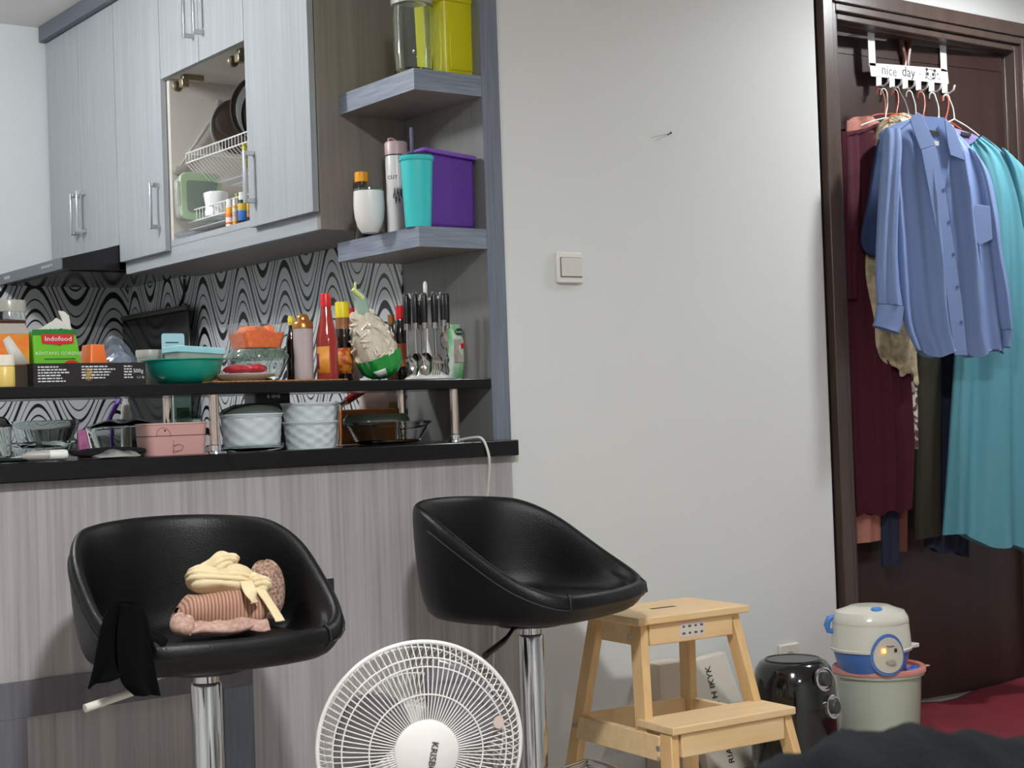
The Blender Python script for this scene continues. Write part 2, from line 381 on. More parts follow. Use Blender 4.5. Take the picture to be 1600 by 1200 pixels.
for hy in (4.41, 4.03):   # flap hinges under the fixed shelf
    p = c3
    g = G(); g.box(2.03, 2.10, hy-.011, hy+.011, 2.036, 2.0525); g.box(2.022, 2.045, hy-.02, hy+.006, 2.012, 2.0365); g.lathe([(0, -.004), (.017, -.004), (.017, .004), (0, .004)], (2.026, hy+.022, 2.02), 16, 'y')
    g.build('hinge', M('hinge_metal', 'a39a84', .3, 1), c3, world=True, bevel=.002)
sp0, sp1 = P(277, 266, Y=4.475), P(345, 166, Y=4.466)
g = G(); mid = sp0.lerp(sp1, .42)
g.tube([sp0, mid], .0035, 10); g.tube([mid, sp1], .0058, 10); g.lathe([(0, -.012), (.013, -.012), (.014, 0), (.013, .006), (0, .006)], (sp0.x, 4.474, sp0.z), 18, 'y'); g.cbox((sp1.x, 4.474, sp1.z+.006), (.016, .014, .03))
g.build('gas_strut', M('strut_metal', 'c9c5bd', .35, .6), c3, world=True)
cr = tag(G().box(XC-.045, X2-.0005, 3.5655, 5.489, 2.3745, ZC-.0005).build('crown_board', CROWN, smooth=False, bevel=.001), 'dark grey crown board running between wall cabinets and ceiling', 'crown board')
# ---------------------------------------------------------------- cooker hood
hn = P(98, 402, Y=4.866); hb = P(103, 420, Y=4.866); hf = P(8, 432, X=hn.x)
hood = thing('cooker_hood', 'slim black cooker hood with grey steel front edge', 'cooker hood', (X2-.01, 4.867, hb.z))
hx, hz0 = hn.x, hb.z; hyf = 5.485
G().hexa([(hx, 4.867, hz0), (hx, hyf, hz0), (X2-.006, hyf, hz0), (X2-.006, 4.867, hz0)],
         [(hx, 4.867, hn.z-.002), (hx, hyf, hn.z-.002), (2.0, hyf, 1.5765), (2.0, 4.867, 1.5765)]).box(2.0001, X2-.006, 4.867, hyf, hz0+.001, 1.5765).build('body', M('hood_black', '0f0f10', .22), hood, world=True, smooth=False)
G().box(hx-.006, hx-.0003, 4.865, hyf, hz0-.001, hn.z).build('front_edge', M('hood_grey', '5f646b', .35, .3), hood, world=True, smooth=False, bevel=.002)
gg = G()
for i in range(5): gg.box(hx-.009, hx-.0062, 4.935+i*.022, 4.95+i*.022, hn.z-.022, hn.z-.014)
gg.build('button_row', SATIN, hood, world=True)
G().box(hx+.03, 2.26, 4.9, hyf-.03, hz0-.004, hz0-.0004).build('underside_panel', M('hood_under', '2a2523', .12, .3), hood, world=True, smooth=False)
gg = G()
for i in range(5): gg.box(hx-.0068, hx-.0061, 5.36+i*.012, 5.368+i*.012, (hz0+hn.z)/2-.005, (hz0+hn.z)/2+.005)
gg.build('maker_mark', M('hood_mark', 'b9bcc0', .4), hood, world=True)
# ---------------------------------------------------------------- corner shelves
def corner_shelf(z1, z0, y1, label):
    t = thing('corner_shelf', label, 'shelf', (2.088, 3.2, z0), group=None)
    G().box(2.09, X2-.0012, 3.202, y1, z0, z1).build('board', LAM_TAUPE, t, world=True, smooth=False)
    G().box(2.0872, 2.0898, 3.1995, y1, z0, z1+.0003).box(2.0899, X2-.0012, 3.1995, 3.2018, z0, z1+.0003).build('edge_band', LAM_BLUEH, t, world=True, smooth=False)
    return t
S1, S2 = 1.838, 1.449
corner_shelf(S1, S1-.052, 3.565, 'upper grey corner shelf holding the yellow container')
corner_shelf(S2, S2-.05, 3.597, 'lower grey corner shelf holding the tumblers and purple container')
# ================================================================ BAR
ZL, ZU = .915, 1.073
bar = thing('bar_counter', 'grey laminate bar counter front below the black slabs', 'counter', (1.3, 3.2, 0))
G().box(.1, 2.3448, 3.2, 3.55, 0.0005, .8745).build('front_panel', LAM_BAR, bar, world=True, smooth=False)
g = G(); zt0, zt1 = P(300, 1083, Y=3.195).z, P(100, 1056, Y=3.195).z; xa, xb, xc = P(42, 1130, Y=3.195).x, P(350, 1100, Y=3.195).x, P(396, 1100, Y=3.195).x
G().box(.55, xc, 3.193, 3.1998, zt0, zt1).build('top_trim', LAM_TRIM, bar, world=True, smooth=False)
G().box(.55, xa, 3.193, 3.1998, 0.0005, zt0-.0005).build('left_trim', LAM_TRIM, bar, world=True, smooth=False)
G().box(xb, xc, 3.193, 3.1998, 0.0005, zt0-.0005).build('right_trim', LAM_BLUE, bar, world=True, smooth=False)
tag(G().box(.1, 2.349, 3.172, 3.62, .875, ZL).build('bar_slab', GRANITE, bevel=.003), 'lower black stone bar slab carrying glass dishes', 'bar top')
us = tag(G().box(.1, X2-.0015, 3.2, 3.50, 1.0475, ZU).build('bar_shelf', GRANITE, bevel=.003), 'raised black bar shelf crowded with bottles and food', 'bar shelf')
for i, (px, py, lab) in enumerate(((335, 710, 'front steel post beside the pink lunch box'), (711, 690, 'front steel post beside the white cable'), (262, 640, 'rear steel post behind the pink lunch box'), (628, 640, 'rear steel post behind the large glass dish'))):
    if i < 2: q = P(px, py, Z=ZL); q.y = min(max(q.y, 3.225), 3.26); q.x = P(px, 660, Y=q.y).x
    else: q = P(px, 640, Y=3.46)
    t = thing('shelf_post', lab, 'post', (q.x, q.y, ZL), group='bar shelf posts'); r = .0115
    G().lathe([(0, .0), (r, .0), (r, 1.0472-ZL), (0, 1.0472-ZL)], n=20).build('tube', COPPERST, t)
    G().lathe([(0, 0.0002), (r*2.3, .0002), (r*2.2, .004), (r*1.3, .006), (r*1.3, .018), (r, .02)], n=24).build('base_flange', CHROME, t)
# kitchen worktop and base cabinet behind the bar
tag(G().box(1.72, X2-.006, 3.625, 5.488, .86, .8995).build('worktop', GRANITE, bevel=.003), 'black stone kitchen worktop under the patterned backsplash', 'worktop')
bc = thing('base_cabinet', 'grey kitchen base cabinet below the worktop', 'cabinet', (2.0, 4.5, 0))
G().box(1.76, X2-.006, 3.63, 5.486, .1, .8595).box(1.8, X2-.006, 3.63, 5.486, .0005, .1).build('body', LAM_V, bc, world=True, smooth=False)
for i in range(4): G().box(1.742, 1.7598, 3.635+i*.463, 3.635+i*.463+.458, .11, .855).build('door', LAM_V, bc, world=True, smooth=False)
st = thing('gas_stove', 'black gas stove with raised dark glass lid against backsplash', 'stove', (2.05, 5.15, .9))
G().box(1.9, 2.25, 4.87, 5.43, .9005, .925).build('body', BLACKP, st, world=True, bevel=.006)
G().box(2.238, 2.248, 4.87, 5.44, .9255, 1.368).build('lid', M('lid_glass', '131415', .12), st, world=True, bevel=.003)
G().box(2.232, 2.2495, 4.87, 5.44, 1.3685, 1.385).build('lid_rim', M('lid_rim', '4a443d', .4), st, world=True, bevel=.003)
for yy in (5.0, 5.3): G().lathe([(0, 0), (.055, 0), (.055, .015), (.03, .02), (0, .02)], (2.05, yy, .9253), 24).build('burner', BLACKP, st, world=True)
# hood cable on the backsplash
p0 = P(288, 438, X=2.278); p1 = P(279, 482, X=2.278)
tag(G().tube(spl([(p0.x, p0.y, 1.4808), p0, (2.278, (p0.y+p1.y)/2-.02, (p0.z+p1.z)/2), p1], 14), .005, 8).build('power_cable', BLACKP), 'short black power cable on the patterned backsplash above the stove lid', 'cable')
# ================================================================ SHELF AND CABINET CONTENTS
def base(x, y, Y, Z):
    q = P(x, y, Y=Y); return Vector((q.x, Y, Z))
def lathe_thing(name, label, cat, loc, parts, group=None, rot=None):
    """parts: (part name, material, profile[, n])"""
    t = thing(name, label, cat, loc, group=group, rot=rot); out = {}
    for p in parts:
        out[p[0]] = G().lathe(p[2], n=p[3] if len(p) > 3 else 28).build(p[0], p[1], t, ang=50)
    return t, out
def rbox(w, d, z0, z1, r=.008, tw=None, td=None, n=4):
    """rounded rectangular tub: bottom w x d, top tw x td"""
    tw = tw or w; td = td or d
    def ring(a, b, z, k=1):
        out = []
        rr = min(r, a/2*.9, b/2*.9)
        for cx, cy, a0 in ((a/2-rr, b/2-rr, 0), (-a/2+rr, b/2-rr, PI/2), (-a/2+rr, -b/2+rr, PI), (a/2-rr, -b/2+rr, 3*PI/2)):
            for i in range(n+1): out.append((cx+rr*math.cos(a0+PI/2*i/n), cy+rr*math.sin(a0+PI/2*i/n), z))
        return out
    g = G(); b, t = ring(w, d, z0), ring(tw, td, z1); k = len(b)
    return g.add(b+t, [tuple(range(k))[::-1], tuple(range(k, 2*k))]+[(i, (i+1) % k, k+(i+1) % k, k+i) for i in range(k)])
def tubshell(w, d, z0, z1, r, tw, td, wall=.002, n=4):
    g1 = rbox(w, d, z0, z1, r, tw, td, n); k = 4*(n+1)
    g2 = rbox(w-2*wall, d-2*wall, z0+wall, z1, r, tw-2*wall, td-2*wall, n)
    g = G(); f1 = [f for f in g1.f if f != tuple(range(k, 2*k))]; f2 = [f[::-1] for f in g2.f if f != tuple(range(k, 2*k))]
    g.add(g1.v, f1); g.add(g2.v, f2); g.f += [(k+i, k+(i+1) % k, 3*k+(i+1) % k, 3*k+i) for i in range(k)]
    return g
def zof(x, y, Y): return P(x, y, Y=Y).z
# --- upper corner shelf
q = base(645, 60, 3.29, S1+.0005); r = 32*mpp(q); h = zof(645, 8, 3.29)-S1
lathe_thing('storage_jar', 'clear empty jar with frosted lid beside the yellow container', 'jar', q, [
    ('jar', GLASS, [(0, .002), (r*.9, .002), (r*.95, .012), (r*.97, h*.3), (r*1.0, h-.012), (r*.9, h-.004), (r*.86, h-.004), (r*.93, h*.8), (r*.9, .016), (0, .008)]),
    ('lid', FROST, [(0, h+.018), (r*1.0, h+.018), (r*1.04, h+.014), (r*1.04, h-.003), (r*.92, h-.003), (r*.92, h+.012), (0, h+.012)])])
q = base(706, 60, 3.30, S1+.0005); wd = abs(P(745, 60, Y=3.25).x-P(668, 60, Y=3.25).x)
YEL = M('yellow_plastic', 'c9c400', .3, sss=.1); h = .19
t = thing('food_container', 'tall bright yellow plastic food container on the upper corner shelf', 'container', (q.x+.004, q.y+.005, q.z))
rbox(wd*.94, .13, 0, h, .016, wd*.99, .14).build('body', YEL, t, ang=30)
rbox(wd*1.03, .146, h+.0005, h+.018, .016).build('lid', YEL, t, bevel=.003)
G().cbox((0, -.066, h*.5), (wd*.70, .004, h*.82)).build('raised_front', YEL, t, bevel=.002)
# --- lower corner shelf
Z2 = S2+.0005
q = base(566, 320, 3.50, Z2); r = 13*mpp(q)
h = zof(563, 285, 3.50)-S2; hc = zof(563, 270, 3.50)-S2
lathe_thing('sauce_bottle', 'small dark bottle with orange cap behind the white tumbler', 'bottle', q, [
    ('bottle', M('dark_brown_glass', '2a1d12', .1, coat=.4), [(0, 0), (r, 0), (r, h*.62), (r*.85, h*.75), (r*.6, h*.88), (r*.55, h), (0, h)]),
    ('cap', M('orange_cap', 'f0a000', .4), [(0, h), (r*.82, h), (r*.82, hc), (0, hc)])])
q = base(577, 330, 3.37, Z2); r = 24.5*mpp(q); h = zof(577, 300, 3.37)-S2
lathe_thing('tumbler', 'short white rounded tumbler with clear lid at the shelf edge', 'tumbler', q, [
    ('cup', M('gloss_white', 'e0dfdc', .18, coat=.3), [(0, 0), (r*.52, 0), (r*.62, .005), (r*.8, h*.16), (r*.94, h*.36), (r, h*.58), (r*1.0, h*.8), (r*.97, h), (r*.92, h), (r*.94, h*.7), (0, .02)]),
    ('lid', GLASSG, [(0, h+.004), (r*.8, h+.004), (r*.95, h+.006), (r*.97, h-.004), (r*.88, h-.006), (0, h-.004)])])
q = base(621, 300, 3.45, Z2); r = 17.5*mpp(q); h1 = zof(618, 245, 3.45)-S2; h2 = zof(618, 223, 3.45)-S2
t, o = lathe_thing('water_bottle', 'white water bottle with dusty pink cap and black print', 'bottle', q, [
    ('bottle', M('bottle_white', 'd8d8d6', .3), [(0, 0), (r*.96, 0), (r, .004), (r, h1-.006), (r*.96, h1), (0, h1)]),
    ('neck_ring', BLACKP, [(r*.5, h1), (r*.985, h1), (r*.985, h1+.003), (r*.5, h1+.003)]),
    ('cap', M('dusty_pink', 'c4abab', .35), [(0, h1+.003), (r*1.02, h1+.003), (r*1.02, h2-.004), (r*.96, h2), (0, h2)])])
G().tube(spl([(-r*.7, 0, h2-.002), (-r*.75, 0, h2+.007), (-r*.3, 0, h2+.009), (r*.2, 0, h2-.001)], 10), .0028, 8).build('cap_loop', MATS['dusty_pink'], t)
va = math.atan2(-q.y, -q.x)  # towards camera
def curved_text(t, s, r, z, size, a0, step, mat):
    for i, ch in enumerate(s):
        a = a0+i*step
        if ch != ' ': text(ch, size, mat, t, ((r+.0006)*math.cos(a), (r+.0006)*math.sin(a), z), (PI/2, 0, a+PI/2), depth=.0003)
curved_text(t, 'CUT', r, h1*.73, .014, va-.75, .34, INK)

g = G()
for k in range(9): # abstract doodle strokes
    a = va-.35+.09*k; g.cbox(((r+.0006)*math.cos(a), (r+.0006)*math.sin(a), h1*(.5+.06*math.sin(k*1.9))), (.0015, .0015, .012+.006*(k % 3)))
g.build('printed_doodle', INK, t)
q = base(652, 300, 3.236, Z2); rb = 20*mpp(q); rt = 27*mpp(q); h = zof(653, 246, 3.236)-S2; TEAL = M('turquoise_plastic', '35c3c4', .3, coat=.3)
t, o = lathe_thing('straw_tumbler', 'tall turquoise tumbler with dark straw', 'tumbler', q, [
    ('cup', TEAL, [(0, 0), (rb, 0), (rb*1.02, .004), (rt*.96, h*.95), (rt*.98, h-.012), (rt*1.03, h-.01), (rt*1.03, h), (rt*.9, h), (rb*.9, .01), (0, .01)]),
    ('lid', M('navy_lid', '2c3550', .35), [(0, h+.002), (rt*.7, h+.003), (rt*.88, h+.006), (rt*.93, h+.001), (0, h+.0005)])])
zs = zof(645, 200, 3.236)-S2
G().tube([(-.012, .0, h-.03), (-.012, .0, zs)], .0045, 10).build('straw', M('straw', '4a4a66', .4), t)
q = base(712, 300, 3.30, Z2); PUR = M('purple_plastic', '5a3590', .33, sss=.08)
t = thing('storage_box', 'purple slant-topped plastic storage box behind the turquoise tumbler', 'box', q)
xl, xr = 2.129-q.x, X2-.010-q.x; ya, yb = -.075, .0
zl, zr = zof(680, 237, 3.225)-S2, zof(752, 251, 3.225)-S2
G().hexa([(xl+.004, ya, 0), (xr-.003, ya, 0), (xr-.003, yb, 0), (xl+.004, yb, 0)], [(xl, ya, zl), (xr, ya, zr), (xr, yb, zr), (xl, yb, zl)]).build('body', PUR, t, bevel=.012, seg=3)
G().hexa([(xl-.006, ya-.005, zl-.002), (xr+.002, ya-.005, zr-.002), (xr+.002, yb, zr), (xl-.006, yb, zl)], [(xl-.006, ya-.005, zl+.009), (xr+.002, ya-.005, zr+.009), (xr+.002, yb, zr+.009), (xl-.006, yb, zl+.009)]).build('rim', M('purple_rim', '7a4fb5', .35), t, bevel=.004)
# --- dish rack and its contents inside the open bay
ZB = 1.5522
rk = thing('dish_rack', 'white two-tier wire dish rack inside the open cabinet bay', 'dish rack', (2.15, 4.1, ZB))
def wires(name, zt, zb_, depth_drop, y0=3.62, y1=4.44):
    g = G(); x0, x1 = 2.05, 2.262
    for z in (zt, zb_): g.tube([(x0, y0, z), (x0, y1, z)], .0022, 6)
    n = int((y1-y0)/.021)
    for i in range(n+1):
        y = y0+(y1-y0)*i/n
        g.tube([(x0, y, zt), (x0, y, zb_), (x0+.06, y, zb_-depth_drop), (x1, y, zb_-depth_drop), (x1, y, zt)], .0013, 5)
    for x in (x0+.09, x0+.15, x1): g.tube([(x, y0, zb_-depth_drop), (x, y1, zb_-depth_drop)], .0018, 6)
    g.tube([(x1, y0, zt), (x1, y1, zt)], .0022, 6)
    g.tube([(x0, y0, zt), (x1, y0, zt)], .0022, 6); g.tube([(x0, y1, zt), (x1, y1, zt)], .0022, 6)
    return g.build(name, WIRE, rk, world=True)
wires('upper_tier', 1.815, 1.786, .06); wires('lower_tier', 1.636, 1.602, .012)
for xx in (2.052, 2.255): G().box(xx, xx+.004, 4.002, 4.014, 1.5525, 1.82).build('upright', WIRE, rk, world=True)
G().box(2.05, 2.262, 3.62, 4.44, 1.578, 1.580).build('drip_tray', M('tray_grey', 'b9bcc2', .3), rk, world=True)
def plate(name, label, Y, xl_px, yc_px, rr, mats, tilt=.12):
    e = P(xl_px, yc_px, Y=Y); t = thing(name, label, 'plate', (max(e.x, 2.03)+rr, Y, e.z), rot=(tilt, 0, 0))
    G().lathe([(0, .004), (rr*.62, .004), (rr*.7, -.002), (rr*.98, -.012), (rr, -.012), (rr*.99, -.009), (rr*.72, .003), (rr*.62, .009), (0, .009)], n=48, ax='y').build('dish', mats, t)
    return t
BLK = M('black_ceramic', '0e0e11', .12, coat=.5)
pl = plate('dinner_plate', 'black plate standing in the rack beside the glass lid', 4.235, 357, 168, .105, BLK)
G().lathe([(.103, -.0125), (.1055, -.013), (.1055, -.011), (.103, -.0105)], n=48, ax='y').build('rim_line', M('rim_brown', '5d4a3a', .3), pl)
pl = plate('dinner_plate', 'white rimmed plate standing in front of the black plate', 4.14, 366, 170, .102, M('white_ceramic', 'dfe3e6', .15, coat=.3))
pl = plate('dinner_plate', 'second black plate partly hidden by the cabinet door', 4.05, 374, 178, .1, BLK)
e = P(329, 196, Y=4.34); t = thing('pot_lid', 'glass pot lid with steel rim leaning in the rack', 'pot lid', (e.x+.088, 4.34, e.z), rot=(.14, 0, 0))
G().lathe([(0, -.014), (.05, -.011), (.082, 0)], n=40, ax='y').build('glass', GL('smoked_lid', (.42, .38, .36), .25, (.4, .34, .32)), t)
G().lathe([(.081, -.004), (.088, -.004), (.088, .004), (.081, .004)], n=40, ax='y').build('steel_rim', SATIN, t)
G().lathe([(0, -.04), (.014, -.04), (.012, -.02), (.006, -.014), (0, -.014)], n=16, ax='y').build('knob', BLACKP, t)
e = P(382, 250, Y=4.12); tag(G().cbox((0, 0, 0), (.05, .012, .075)).build('sponge', M('yellow_sponge', 'e3d600', .7), bevel=.003), 'yellow sponge wedged under the upper rack tier', 'sponge').location = (e.x+.02, 4.12, 1.765)
# green food container standing on edge
YG = 4.40; a, b = P(283, 330, Y=YG), P(345, 278, Y=YG)
t = thing('food_container', 'clear food container with pale green lid standing in lower rack tier', 'container', ((a.x+b.x)/2, YG, 1.604), rot=(-.05, 0, 0))
w_ = (b.x-a.x)*1.02; hh = P(310, 270, Y=YG).z-1.604
GRN = M('pale_green_plastic', 'a9bf9f', .4, trans=.0)
def stand_ring(w, h, t, y0, y1, r=.02):
    g = rbox(w, h, y0, y1, r); g.v = [(x, z, y+h/2) for x, y, z in g.v]; return g
stand_ring(w_, hh, 0, -.008, .006, .022).build('lid', GL('green_clear', (.85, .9, .83), .75, (.74, .84, .70), .2), t, bevel=.003)
stand_ring(w_*.72, hh*.66, 0, -.0095, -.0085, .012).build('lid_panel', GL('grey_clear', (.8, .84, .82), .6, (.62, .68, .64), .2), t).location = (0, 0, hh*.17)
stand_ring(w_*.92, hh*.92, 0, .0065, .05, .02).build('tub', FROST, t).location = (0, 0, hh*.04)
G().cbox((-w_/2-.006, -.004, hh*.55), (.012, .008, hh*.5)).build('clip', FROST, t, bevel=.003)
e = base(338, 310, 4.3, 1.606); r = 20*mpp(e); h = zof(338, 300, 4.3)-1.606
lathe_thing('ramekin', 'small white fluted cup upside down in lower rack', 'cup', e, [('cup', M('white_ceramic2', 'e8e9ea', .2), [(0, h), (r*.75, h), (r*.98, h-.004), (r, h-.008), (r*.9, h*.55), (r*.82, h*.3), (r*.95, h*.22), (r*.9, 0), (r*.7, 0), (r*.6, h*.5), (0, h*.6)])])
# little bottles on the cabinet floor at the front
def small_bottle(px, ytop, wpx, label, body, cap, Y=4.04, hb=.7, X=2.035, name='small_bottle'):
    Yq = P(px, 350, X=X).y; q = Vector((X, Yq, ZB)); r = wpx/2*mpp(q); h = P(px, ytop, X=X).z-ZB
    return lathe_thing(name, label, 'bottle', q, [('body', body, [(0, 0), (r*.95, 0), (r, .002), (r, h*hb), (r*.8, h*hb+.004), (0, h*hb+.004)], 18), ('cap', cap, [(0, h*hb+.0045), (r*.8, h*hb+.0045), (r*.72, h), (0, h)], 16)], group='small bottles in the cabinet bay')
small_bottle(359, 311, 12, 'small orange and white bottle nearest the wire rack', stripes('orange_white', [(0, 'e2dcd6'), (.1, 'd8703a'), (.2, 'e2dcd6'), (.42, 'e2701f'), (.6, 'e0a01c'), (.9, 'e6e3df')], 16), WHITEP)
small_bottle(367.5, 311, 8, 'slim cream bottle beside the orange and white one', stripes('cream_label', [(0, 'd9a03c'), (.25, 'cfc2b6'), (.5, 'b8aab0'), (.8, 'd8cdc4')], 20), WHITEP, X=2.037)
small_bottle(379.5, 300, 14, 'dark bottle with blue and yellow label and white nozzle', stripes('blue_yellow', [(0, '14141c'), (.12, '2f74c8'), (.55, 'c8a92a'), (.85, '16161a')], 15), WHITEP)
small_bottle(372, 302, 9, 'dark little bottle with lime green cap behind the others', stripes('lime_label', [(0, 'd86a3a'), (.4, 'd2b43a'), (.8, '1c1c1e')], 20), M('lime_cap', '8fa63a', .4), X=2.06)
small_bottle(389.5, 311, 6.5, 'slim rainbow striped tube beside the door handle', stripes('rainbow', [(0, '2e2e40'), (.2, 'd97046'), (.45, '6fa04a'), (.6, 'df8a2c'), (.8, 'd9b52a')], 18), M('yellow_cap', 'd9b52a', .4), hb=.9, X=2.028)
# crumpled clear bag lying over the rail
def crumple(name, label, cat, pts, mat, thick, seed, parent=None, n=14):
    """soft closed heap: centre, half axes (ax, ay, az) and noise"""
    random.seed(seed); c, ax, ay, az = pts
    ks = [(random.uniform(1, 4), random.uniform(1, 4), random.uniform(0, 6), random.uniform(.5, 1)) for _ in range(7)]
    def f(u, v):
        a = 2*PI*u; b_ = PI*v
        d = sum(k[3]*math.sin(k[0]*a//1*0+round(k[0])*a+k[2])*math.sin(round(k[1])*b_+k[2]) for k in ks)/7
        s = 1+thick*d
        sb = math.sin(b_); z = -math.cos(b_)
        return (c[0]+ax*s*sb*math.cos(a), c[1]+ay*s*sb*math.sin(a), c[2]+az*(s*z if z > 0 else max(z*s, -1)))
    o = G().grid(f, n*3, n*2, True).build(name, mat, parent, ang=60)
    if label: tag(o, label, cat)
    return o
q = P(285, 358, X=2.03); crumple('plastic_bag', 'crumpled clear plastic bag lying on the cabinet rail', 'bag', ((2.045, q.y, ZB+.013), .03, .06, .0122), FILM, .35, 3)
# ================================================================ THINGS ON THE RAISED BAR SHELF
U = ZU+.0006
def blob(g, c, a, seed, n=10, amp=.25):
    random.seed(seed); ph = [random.uniform(0, 6) for _ in range(6)]
    def f(u, v):
        t = 2*PI*u; p = PI*v; d = 1+amp*(.5*math.sin(3*t+ph[0])*math.sin(2*p+ph[1])+.35*math.sin(5*t+ph[2])*math.sin(4*p+ph[3])+.3*math.sin(2*t+ph[4])*math.sin(3*p+ph[5]))
        return (c[0]+a[0]*d*math.sin(p)*math.cos(t), c[1]+a[1]*d*math.sin(p)*math.sin(t), c[2]-a[2]*d*math.cos(p))
    return g.grid(f, 2*n, n, True)
# mats of woven rattan
x0, x1 = P(330, 590, Y=3.215).x, P(541, 590, Y=3.215).x
MATW = M('rattan', 'b5814c', .7, var=(220, '7d5730', 1, .12), bump=((300, 300, 300), .6))
for nm, xa_, xb_, lab in (('placemat', x0, (x0+x1)/2-.016, 'woven rattan mat under the white plate'), ('placemat', (x0+x1)/2-.014, x1, 'woven rattan mat under the sauce bottles')):
    tag(G().box(xa_, xb_, 3.206, 3.42, U, U+.004).build(nm, MATW, bevel=.0015), lab, 'mat', 'rattan mats')
UM = U+.0045
# jar, carton, small jar at the far left
q = base(12, 480, 3.40, U); r = 27*mpp(q); h = zof(12, 470, 3.40)-U
lathe_thing('snack_jar', 'clear screw-lid jar of brown snacks at the far left of the shelf', 'jar', q, [
    ('jar', GLASS, [(0, .001), (r*.95, .001), (r, .01), (r, h*.82), (r*.92, h*.86), (r*.92, h*.88)]),
    ('contents', M('brown_snack', '7d452c', .7, var=(60, '5e3220', 1, .2)), [(0, .003), (r*.93, .003), (r*.96, .012), (r*.96, h*.76), (0, h*.78)]),
    ('lid', FROST, [(0, h), (r*1.0, h), (r*1.04, h-.004), (r*1.04, h*.87), (r*.98, h*.87), (r*.98, h*.97), (0, h*.97)])])
xa_, xb_ = P(-30, 590, Y=3.29).x, P(46, 590, Y=3.29).x; zt = zof(20, 571, 3.29)
tag(G().box(xa_, P(50, 590, Y=3.29).x, 3.275, 3.36, U, zt).build('flat_box', M('olive_card', '3a2d17', .5, var=(30, '2a2010', 1, .2)), bevel=.002), 'low dark olive box under the yellow carton', 'box')
cz = zof(20, 522, 3.28)
t = thing('snack_carton', 'yellow and orange carton with open grey flap', 'carton', ((xa_+xb_)/2, 3.318, zt+.0005)); w_ = xb_-xa_
hh = cz-zt
G().cbox((0, 0, hh/2), (w_*.98, .07, hh)).build('carton', M('carton_yellow', 'd9981f', .5, var=((18, 18, 30), 'e8761d', 1, .1)), t, bevel=.001)
zz = zof(20, 505, 3.28)-zt
G().hexa([(-w_*.49, -.036, hh), (w_*.49, -.036, hh), (w_*.49, -.0345, hh), (-w_*.49, -.0345, hh)], [(-w_*.49, -.024, zz), (w_*.45, -.024, zz), (w_*.45, -.0225, zz), (-w_*.49, -.0225, zz)]).build('flap', M('grey_card', 'a8a199', .7), t)
G().add([(w_*.08, -.0356, hh*.95), (w_*.49, -.0356, 0.002), (w_*.12, -.0356, .002), (-w_*.06, -.0356, hh*.8)], [(0, 1, 2, 3)]).build('white_band', M('card_white', 'd9d4cb', .6), t, solid=.0006)
q = base(6, 590, 3.235, U); r = 17*mpp(q); h = zof(6, 555, 3.235)-U
lathe_thing('custard_jar', 'small jar of pale yellow paste in front of the yellow carton', 'jar', q, [
    ('jar', M('yellow_paste', 'e2c46a', .35), [(0, 0), (r*.96, 0), (r, .003), (r, h*.62), (r*.9, h*.66), (0, h*.66)]),
    ('lid', M('cream_lid', 'e8e0cf', .4), [(0, h*.665), (r*1.0, h*.665), (r*1.0, h), (0, h)])])
# black printed tray box
xa_, xb_ = P(52, 590, Y=3.24).x, P(228, 590, Y=3.24).x; zt = zof(140, 567, 3.24); w_ = xb_-xa_; hh = zt-U
tb = thing('tray_box', 'long low black carton printed with small white text', 'box', ((xa_+xb_)/2, 3.24, U))
BCARD = M('black_card', '1d191b', .4)
for nm, b in (('front', (-w_/2, w_/2, 0, .002, 0, hh)), ('back', (-w_/2, w_/2, .128, .13, 0, hh)), ('side', (-w_/2, -w_/2+.002, .0022, .1278, 0, hh)), ('side', (w_/2-.002, w_/2, .0022, .1278, 0, hh)), ('floor_panel', (-w_/2+.0022, w_/2-.0022, .0022, .1278, 0, .002))):
    G().box(*b).build(nm, BCARD, tb, smooth=False)
random.seed(31)
for xo, wmax, nl in ((-.46, .27, 6), (-.08, .3, 5), (.30, .08, 5)):   # blocks of fine print
    g = G()
    for i in range(nl):
        x = w_*xo; xe = x+w_*wmax*random.uniform(.65, 1)
        while x < xe:
            l = random.uniform(.004, .011); g.box(x, min(x+l, xe), -.0005, -.0001, hh*(.81-.125*i), hh*(.81-.125*i)+.0026); x += l+.002
    g.build('fine_print', WHITEINK, tb)['kind'] = 'stuff'
text('500g', .012, WHITEINK, tb, (w_*.43, -.0004, hh*.62), (PI/2, 0, 0), depth=.0002); text('1.1 lb', .008, WHITEINK, tb, (w_*.45, -.0004, hh*.33), (PI/2, 0, 0), depth=.0002)
g = G()
for k in range(8):
    a = PI*k/8; g.tube([(-.012*math.cos(a), 0, -.015*math.sin(a)), (.012*math.cos(a), 0, .015*math.sin(a))], .0007, 4)
g.build('gold_star', M('gold_ink', 'b79a5a', .5), tb).location = (-.005, -.0006, hh*.5)
# green frozen-chips bag
def pillow(w, h, d, taper=0, wr=.004, seed=1, nx=22, nz=18):
    random.seed(seed); ph = [random.uniform(0, 6) for _ in range(8)]
    def f(u, v):
        a = 2*PI*u; ex = .55
        c, s_ = math.cos(a), math.sin(a)
        x = (abs(c)**ex)*(1 if c > 0 else -1); y = (abs(s_)**.9)*(1 if s_ > 0 else -1)
        pr = math.sin(PI*min(max(v, .02), .98))**.5
        wx = w/2*(1-taper*v)
        return (x*wx, y*d/2*pr+wr*math.sin(9*u*PI+ph[0]+7*v)*pr, h*v+wr*.5*math.sin(5*a+ph[1]))
    return G().grid(f, nx*2, nz, True)
xa_, xb_ = P(51, 560, Y=3.30).x, P(132, 560, Y=3.30).x; w_ = xb_-xa_; zt = zof(90, 515, 3.30); h = zt-(U+.0028)
t = thing('chips_bag', 'green torn-open bag of frozen chips standing in the black tray box', 'bag', ((xa_+xb_)/2, 3.31, U+.0028))
